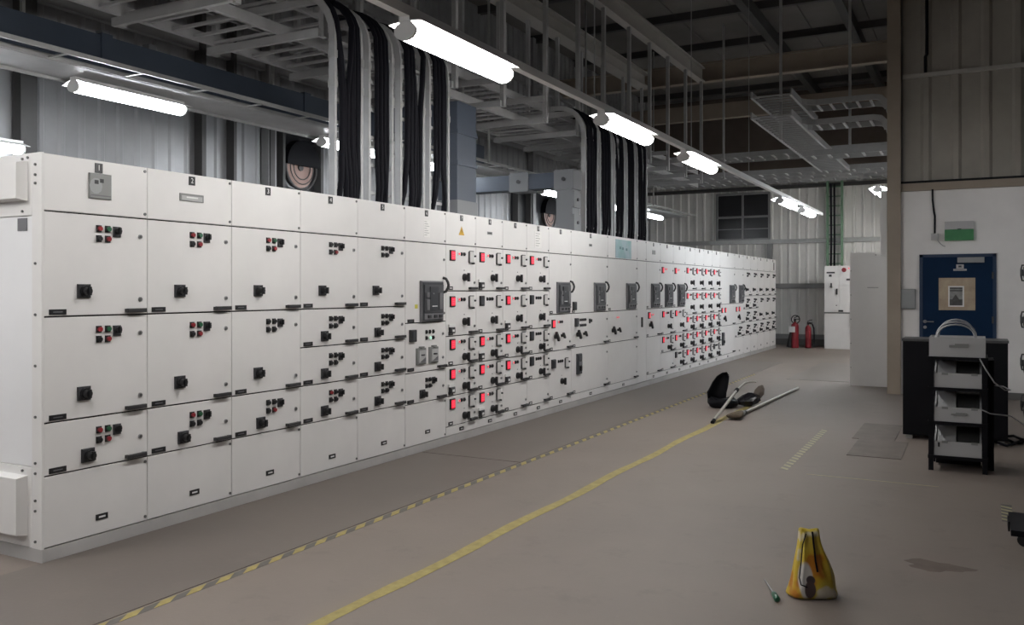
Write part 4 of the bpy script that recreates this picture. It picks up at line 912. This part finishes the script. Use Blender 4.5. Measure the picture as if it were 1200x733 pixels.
# ============================================================ BLACK CABINET, RACK WITH FOUR DEVICES
p = on_z(1058, 514)
t = thing('black_cabinet', 'waist high black cabinet behind the device rack', 'cabinet', (p.x, p.y, 0))
wb = 0.98
MB().box(0, wb, 0.0, 0.45, 0.045, 1.045, 'cab_black').obj('body', t)
MB().box(-0.008, wb + 0.008, -0.012, 0.46, 1.046, 1.07, 'cab_top').obj('top', t)
for k in range(2): MB().box(0.006 + wb/2*k, wb/2 - 0.004 + wb/2*k, -0.014, -0.001, 0.06, 1.04, 'cab_black').obj('door', t)
for x in (0.03, wb - 0.09):
    for y in (0.03, 0.36): MB().box(x, x + 0.06, y, y + 0.06, 0, 0.045, 'plinth_paint').obj('foot', t)
pr = on_z(1088, 551); pq = on_z(1146, 556)
rx = pr.x; ry = pr.y; rw = 0.46; rd = 0.48
t = thing('device_rack', 'narrow black open rack on legs in front of the black cabinet', 'rack', (rx, ry, 0), 0.0)
lv = [0.135, 0.435, 0.735, 1.005]
for x in (0.0, rw - 0.04):
    for y in (0.0, rd - 0.04): MB().box(x, x + 0.04, y, y + 0.04, 0, 0.98, 'cab_black').obj('post', t)
MB().box(rw - 0.006, rw + 0.05, 0.10, rd, 0.02, 0.98, 'cab_black').obj('side_panel', t)
for z in lv: MB().box(-0.005, rw + 0.005, -0.005, rd, z - 0.028, z, 'cab_black').obj('shelf', t)
MB().box(0.05, rw - 0.05, 0.28, 0.40, 0.02, 0.10, 'cab_black').obj('base_box', t)
def device(k, label):
    z = lv[k]; hh = (0.245, 0.24, 0.235, 0.17)[k]
    d = thing('test_device', label, 'device', (rx + 0.045 if k < 3 else rx + 0.005, ry + 0.015, z + 0.0005), 0, 'white devices on the rack')
    w_ = rw - 0.09 if k < 3 else rw - 0.02; D_ = 0.38
    hf = 0.125 if k < 3 else hh
    MB().box(0, w_, 0, 0.018, 0, hf, 'device_white').obj('front_panel', d)
    c = MB()
    for xa, xb in ((0, 0.014), (w_ - 0.014, w_)): c.prism([(0.018, 0), (D_, 0), (D_, hh), (0.018, hf)], xa, xb, 'device_white')
    c.box(0.014, w_ - 0.014, 0.018, D_, 0, 0.012, 'device_white').box(0.014, w_ - 0.014, D_ - 0.014, D_, 0.012, hh, 'device_white')
    c.obj('case', d)
    if k < 3:
        MB().prism([(0.02, 0.012), (D_ - 0.02, 0.012), (D_ - 0.02, hh - 0.01), (0.02, hf - 0.012)], 0.018, w_ * 0.46, 'device_white').obj('power_block', d)
        MB().prism([(0.02, 0.012), (D_ - 0.02, 0.012), (D_ - 0.02, hh - 0.03), (0.02, hf - 0.03)], w_ * 0.47, w_ - 0.018, 'device_dark').obj('circuit_block', d)
        for x in (0.06, w_ - 0.08): MB().box(x, x + 0.05, -0.004, 0.02, hf - 0.016, hf + 0.004, 'meter_grey').obj('latch', d)
    else:
        MB().box(0.014, w_ - 0.014, 0.018, D_ - 0.014, hh - 0.03, hh - 0.01, 'device_white').obj('lid', d)
        for j, (r, yy) in enumerate(((0.15, 0.12), (0.16, 0.2), (0.145, 0.26))):
            MB().tube([(w_/2 - 0.01 + r * 1.0 * math.cos(a), yy + 0.02 * math.sin(3*a), hh - 0.02 + (0.13 + 0.02*j) * math.sin(a) ** 0.8) for a in [PI * q / 12 for q in range(13)]], 0.008, 'cable_grey', n=6).obj('cable_loop', d)
    if k in (1, 3):
        MB().box(w_ * 0.36, w_ * 0.70, -0.012, 0, hf * 0.48, hf * 0.62, 'meter_grey').box(w_ * 0.46, w_ * 0.7, -0.012, 0, hf * 0.62, hf * 0.69, 'meter_grey').obj('handle_slot', d)
    if k == 0: MB().box(0.03, 0.045, -0.006, 0, hf * 0.6, hf * 0.9, 'dark_plate').obj('latch', d)
    return d
for k, lb in enumerate(('lowest white open-topped device on the black rack', 'second white device from the bottom of the black rack, with grey handle slot', 'third white device from the bottom of the black rack, plain front', 'topmost white device with cable loops standing on it')): device(k, lb)
tag(MB().tube([(rx + rw - 0.06, ry - 0.01, 1.0), (rx + rw - 0.02, ry - 0.03, 0.92), (rx + rw + 0.05, ry - 0.02, 0.80), (rx + rw + 0.13, ry + 0.02, 0.735), (rx + rw + 0.17, ry + 0.05, 0.735), (rx + rw + 0.12, ry + 0.07, 0.76), (rx + rw + 0.056, ry + 0.14, 0.76)], 0.006, 'cable_grey', n=6).obj('power_lead'), 'grey lead hanging from the top device down the rack side', 'cable')
tag(MB().tube([(rx + rw - 0.05, ry + 0.005, 0.56), (rx + rw + 0.02, ry - 0.01, 0.53), (rx + rw + 0.18, ry + 0.15, 0.50), (rx + rw + 0.32, ry + 0.6, 0.35), (rx + rw + 0.40, ry + 1.0, 0.03), (rx + rw + 0.42, ry + 1.6, 0.01)], 0.006, 'cable_grey', n=6).obj('power_lead'), 'thin grey lead trailing from the rack to the floor at right', 'cable')
for k in range(3):
    pts = []
    for j in range(7):
        q = on_z(1158 + 7.5 * j, 516 + 3 * math.sin(j * 1.3 + k * 2) + 3 * k); pts.append((q.x, q.y, 0.02))
    tag(MB().tube(pts, 0.014, 'cable_black', n=6).obj('floor_cable'), 'black cable lying on the floor right of the rack, strand %s' % ('farthest back', 'in the middle', 'nearest the viewer')[k], 'cable', 'floor cables by the rack')
# trolley at the right edge
p = on_z(1196, 640)
t = thing('trolley', 'low black trolley on castors cut off by the right edge', 'trolley', (p.x, p.y, 0))
MB().box(-0.06, 0.7, -0.25, 0.25, 0.115, 0.15, 'cab_black').box(-0.07, -0.06, -0.08, 0.08, 0.10, 0.16, 'cab_black').obj('platform', t)
for x in (0.02, 0.62):
    for y in (0.0 if x < 0.1 else -0.2, 0.2):
        c = MB().box(x - 0.03, x + 0.03, y - 0.025, y + 0.025, 0.085, 0.115, 'dark_plate').cyl((x, y - 0.02, 0.04), (x, y + 0.02, 0.04), 0.04, 'black_plastic', n=14).obj('castor', t)

# ============================================================ LOOSE THINGS ON THE FLOOR
# yellow printed cloth bag
def yellow_mat():
    m = bpy.data.materials.new('bag_print'); m.use_nodes = True; nt = m.node_tree; b = nt.nodes['Principled BSDF']
    tc = nt.nodes.new('ShaderNodeTexCoord'); nz = nt.nodes.new('ShaderNodeTexNoise'); nz.inputs['Scale'].default_value = 7.0; nz.inputs['Detail'].default_value = 2.0
    nt.links.new(tc.outputs['Object'], nz.inputs['Vector'])
    rp = nt.nodes.new('ShaderNodeValToRGB'); e = rp.color_ramp.elements
    e[0].position = 0.36; e[0].color = (0.40, 0.15, 0.01, 1); e[1].position = 0.64; e[1].color = (0.60, 0.55, 0.45, 1)
    for ps, c in ((0.43, (0.50, 0.33, 0.02, 1)), (0.57, (0.52, 0.40, 0.05, 1)), (0.61, (0.57, 0.52, 0.36, 1))):
        q = e.new(ps); q.color = c
    nt.links.new(nz.outputs['Fac'], rp.inputs['Fac'])
    # dark printed figure: two soft ellipses on the front face (object coords)
    prev = rp.outputs['Color']
    for cx, cz, rx_, rz_, col in ((-0.035, 0.055, 0.028, 0.045, (0.07, 0.045, 0.045)), (-0.032, 0.105, 0.022, 0.022, (0.05, 0.035, 0.04)), (-0.055, 0.10, 0.035, 0.09, (0.55, 0.53, 0.50))) [::-1]:
        mp = nt.nodes.new('ShaderNodeMapping'); mp.inputs['Location'].default_value = (-cx / rx_, 0, -cz / rz_); mp.inputs['Scale'].default_value = (1 / rx_, 0.001, 1 / rz_)
        nt.links.new(tc.outputs['Object'], mp.inputs['Vector'])
        ln = nt.nodes.new('ShaderNodeVectorMath'); ln.operation = 'LENGTH'; nt.links.new(mp.outputs['Vector'], ln.inputs[0])
        mr = nt.nodes.new('ShaderNodeMapRange'); mr.inputs[1].default_value = 0.9; mr.inputs[2].default_value = 1.1; mr.inputs[3].default_value = 1; mr.inputs[4].default_value = 0
        nt.links.new(ln.outputs['Value'], mr.inputs[0])
        mx = nt.nodes.new('ShaderNodeMix'); mx.data_type = 'RGBA'; nt.links.new(mr.outputs[0], mx.inputs[0]); nt.links.new(prev, mx.inputs[6]); mx.inputs[7].default_value = (*col, 1); prev = mx.outputs[2]
    nt.links.new(prev, b.inputs['Base Color']); b.inputs['Roughness'].default_value = 0.4
    MATS['bag_print'] = m
yellow_mat()
p = on_z(952, 699)
bag = thing('shopping_bag', 'yellow printed bag standing upright on the open floor', 'bag', (p.x, p.y, 0), YAW)
b = MB(); n = 32; rows_ = []
prof = [(0.0, 0.126, 0.062, 0.0), (0.012, 0.135, 0.072, 0.0), (0.045, 0.114, 0.08, 0.0), (0.10, 0.106, 0.075, 0.004), (0.16, 0.094, 0.066, -0.002), (0.22, 0.074, 0.052, -0.008), (0.27, 0.058, 0.042, -0.014), (0.31, 0.052, 0.034, -0.016), (0.335, 0.050, 0.03, -0.017), (0.35, 0.046, 0.022, -0.018)]
vs = []
for k, (z, a_, b_, ox) in enumerate(prof):
    for i in range(n):
        th = 2*PI*i/n; f = 1 + (0.10 * min(1, z / 0.2) * math.cos(9*th + 0.6) + 0.05 * math.sin(5*th + z*20)) * (1 if k < 9 else 0.6)
        ct, sn = math.cos(th), math.sin(th)
        ex = 0.75
        vs.append((ox + a_ * f * math.copysign(abs(ct) ** ex, ct), b_ * f * math.copysign(abs(sn) ** ex, sn), z + (0.012 * math.cos(2*th + 0.5) if k >= 8 else 0)))
fs = [(k*n+i, k*n+(i+1)%n, (k+1)*n+(i+1)%n, (k+1)*n+i) for k in range(len(prof)-1) for i in range(n)]
fs += [tuple(reversed(range(n))), tuple(range((len(prof)-1)*n, len(prof)*n))]
b.add(vs, fs, 'bag_print', True); o = b.obj('bag_body', bag); sb = o.modifiers.new('s', 'SUBSURF'); sb.levels = 1; sb.render_levels = 1
MB().tube([(-0.045, -0.035, 0.335), (-0.066, -0.045, 0.28), (-0.080, -0.066, 0.20), (-0.092, -0.074, 0.12), (-0.085, -0.080, 0.085), (-0.055, -0.088, 0.075)], 0.0035, 'cable_black', n=5).obj('seam_cord', bag)
MB().beam([(-0.012, -0.034, 0.345), (-0.010, -0.050, 0.28), (-0.006, -0.066, 0.20), (0.0, -0.078, 0.15)], 0.009, 0.004, 'cable_black', (0, 1, 0)).obj('handle_strap', bag)
# screwdriver
a, c_ = on_z(911, 707), on_z(896, 681)
d = (c_ - a).normalized(); L = (c_ - a).length
t = thing('screwdriver', 'screwdriver with green handle lying left of the yellow bag', 'screwdriver', (a.x, a.y, 0), math.atan2(d.y, d.x))
MB().tube([(0.0, 0, 0.016), (0.006, 0, 0.016), (0.03, 0, 0.016), (0.06, 0, 0.016), (0.085, 0, 0.016), (0.092, 0, 0.016)], [0.010, 0.016, 0.0155, 0.014, 0.015, 0.009], 'driver_green', n=8).obj('handle', t)
MB().tube([(0.09, 0, 0.015), (L - 0.02, 0, 0.006), (L, 0, 0.004)], [0.004, 0.004, 0.003], 'chrome', n=6).obj('blade', t)
# black holdall with open upright flap
p = on_z(851, 479)
t = thing('tool_bag', 'open black bag with a tall pointed flap on the yellow line', 'bag', (p.x, p.y, 0), YAW)
vs = []; n = 20; prof = [(0.0, 0.14, 0.12), (0.02, 0.18, 0.15), (0.06, 0.195, 0.16), (0.10, 0.19, 0.15), (0.125, 0.16, 0.12), (0.11, 0.13, 0.09), (0.05, 0.08, 0.05)]
b = MB()
for k, (z, a_, b_) in enumerate(prof):
    for i in range(n):
        th = 2*PI*i/n; f = 1 + 0.06 * math.sin(4*th + k) + 0.04 * math.cos(7*th); vs.append((-0.02 + a_ * f * math.cos(th), 0.10 + b_ * f * math.sin(th), z + (0.02 * math.sin(3*th) if k in (3, 4) else 0)))
b.add(vs, [(k*n+i, k*n+(i+1)%n, (k+1)*n+(i+1)%n, (k+1)*n+i) for k in range(len(prof)-1) for i in range(n)] + [tuple(reversed(range(n))), tuple(range((len(prof)-1)*n, len(prof)*n))], 'bag_black', True); b.obj('pouch', t)
# the flap: thick curved leaf rising to a point
prof = [(-0.21, 0.10, 0.05, 0.20), (-0.215, 0.16, 0.06, 0.22), (-0.19, 0.24, 0.10, 0.24), (-0.14, 0.32, 0.15, 0.22), (-0.08, 0.40, 0.16, 0.18), (-0.01, 0.455, 0.13, 0.12), (0.04, 0.48, 0.085, 0.06)]
vs = []; fs = []
left = [(-0.215, 0.12), (-0.225, 0.20), (-0.19, 0.26), (-0.15, 0.34), (-0.09, 0.42), (-0.02, 0.465), (0.04, 0.475), (0.07, 0.43)]
right = [(0.02, 0.06), (0.03, 0.13), (0.035, 0.20), (0.05, 0.26), (0.06, 0.33), (0.068, 0.39), (0.07, 0.42), (0.073, 0.42)]
NS = 7
for side in (0, 1):
    for (lx, lz), (rx2, rz2) in zip(left, right):
        for j in range(NS):
            u = j / (NS - 1); x = lx + (rx2 - lx) * u; z = lz + (rz2 - lz) * u
            vs.append((x, 0.12 + 0.10 * math.sin(PI * u) * (1 - 0.5 * z) + (0.035 if side else 0.0), z))
R_ = len(left)
idx = lambda s, r, j: s * R_ * NS + r * NS + j
for r in range(R_ - 1):
    for j in range(NS - 1):
        fs.append((idx(0,r,j), idx(0,r,j+1), idx(0,r+1,j+1), idx(0,r+1,j))); fs.append((idx(1,r,j), idx(1,r+1,j), idx(1,r+1,j+1), idx(1,r,j+1)))
    for j in (0, NS - 1): fs.append((idx(0,r,j), idx(0,r+1,j), idx(1,r+1,j), idx(1,r,j)))
for r in (0, R_ - 1):
    for j in range(NS - 1): fs.append((idx(0,r,j), idx(1,r,j), idx(1,r,j+1), idx(0,r,j+1)))
MB().add(vs, fs, 'bag_black', True).obj('flap', t)
# glossy black crumpled sack with brownish end
p = on_z(876, 478)
t = thing('plastic_sack', 'crumpled glossy black sack with brownish tip beside the open bag', 'sack', (p.x, p.y, 0), YAW)
def blob(path, rad, m, seed, n=12, flat=0.7):
    rnd = random.Random(seed); vs = []
    P = [Vector(q) for q in path]
    for k, q in enumerate(P):
        tdir = (P[min(k+1, len(P)-1)] - P[max(k-1, 0)]).normalized(); a = tdir.cross(Vector((0, 0, 1))).normalized(); bb = a.cross(tdir)
        for i in range(n):
            th = 2*PI*i/n; r = rad[k] * (1 + rnd.uniform(-0.22, 0.22)); vs.append(q + a * r * math.cos(th) + bb * r * flat * math.sin(th))
    fs = [(k*n+i, k*n+(i+1)%n, (k+1)*n+(i+1)%n, (k+1)*n+i) for k in range(len(P)-1) for i in range(n)] + [tuple(reversed(range(n))), tuple(range((len(P)-1)*n, len(P)*n))]
    vs = [Vector((v.x, v.y, max(v.z, 0.002))) for v in vs]
    return MB().add(vs, fs, m)
blob([(-0.12, 0.10, 0.06), (-0.04, 0.10, 0.08), (0.05, 0.11, 0.09), (0.12, 0.12, 0.10), (0.17, 0.14, 0.13)], [0.04, 0.10, 0.125, 0.11, 0.075], 'bag_glossy', 5).obj('sack_body', t)
blob([(0.16, 0.14, 0.13), (0.20, 0.16, 0.19), (0.235, 0.17, 0.25), (0.25, 0.18, 0.28)], [0.07, 0.075, 0.05, 0.015], 'bag_brown', 8, 10).obj('sack_neck', t)
# pole leaning over the bag, with hooked end
a = on_z(835, 497); e1 = on_z(863, 457.5); 
t = thing('pole', 'pale metal pole leaning over the black bag, hooked at its far end', 'pole', (a.x, a.y, 0))
dd = Vector((*(ray(863, 458)[:2]), ray(863, 458)[2])); q = dd * ((a.y + 1.05) / dd.y); q = Vector((q.x, q.y, EYE + q.z)) - Vector((a.x, a.y, 0))
dd2 = Vector(ray(873, 449)); q2 = dd2 * ((a.y + 1.42) / dd2.y); q2 = Vector((q2.x, q2.y, EYE + q2.z)) - Vector((a.x, a.y, 0))
dd3 = Vector(ray(886, 448)); q3 = dd3 * ((a.y + 1.50) / dd3.y); q3 = Vector((q3.x, q3.y, EYE + q3.z)) - Vector((a.x, a.y, 0))
MB().tube([(0, 0, 0.018), q * 0.5 + Vector((0, 0, 0.009)), q], 0.019, 'pole_alu', n=8).obj('shaft', t); MB().cyl(Vector((0, 0, 0.018)) - q * 0.01, Vector((0, 0, 0.018)) + q * 0.06, 0.024, 'cab_black', n=8).obj('end_cap', t)
MB().tube([q, q * 0.6 + q2 * 0.4, q2, (q2 + q3) / 2 + Vector((0, 0, 0.008)), q3], 0.013, 'pole_alu', n=7).obj('hook', t); MB().cyl(q - (q.normalized() * 0.03), q + q.normalized() * 0.04, 0.026, 'cab_black', n=8).obj('collar', t)
# broom
a, e_ = on_z(859, 493), on_z(935, 457)
d = (e_ - a); L = d.length
t = thing('broom', 'broom with brown bristles and pale handle lying on the floor', 'broom', (a.x, a.y, 0), math.atan2(d.y, d.x))
vs = []; n = 10
for k, (x, wd, ht) in enumerate(((0.0, 0.07, 0.018), (0.02, 0.095, 0.028), (0.16, 0.085, 0.036), (0.30, 0.05, 0.034), (0.38, 0.03, 0.03))):
    for i in range(n):
        th = 2*PI*i/n; vs.append((x + (0.02 * math.sin(5*i) if k == 0 else 0), wd * math.cos(th), 0.048 + ht * math.sin(th)))
MB().add(vs, [(k*n+i, k*n+(i+1)%n, (k+1)*n+(i+1)%n, (k+1)*n+i) for k in range(4) for i in range(n)] + [tuple(reversed(range(n))), tuple(range(4*n, 5*n))], 'bristle', True).obj('bristles', t)
MB().cyl((0.36, 0, 0.045), (0.50, 0, 0.035), 0.034, 'meter_face', 0.026, n=10).obj('ferrule', t); MB().cyl((0.48, 0, 0.036), (0.58, 0, 0.03), 0.028, 'cab_black', 0.022, n=10).obj('socket', t)
MB().cyl((0.55, 0, 0.03), (L, 0, 0.024), 0.021, 'pole_alu', n=10).obj('handle', t)
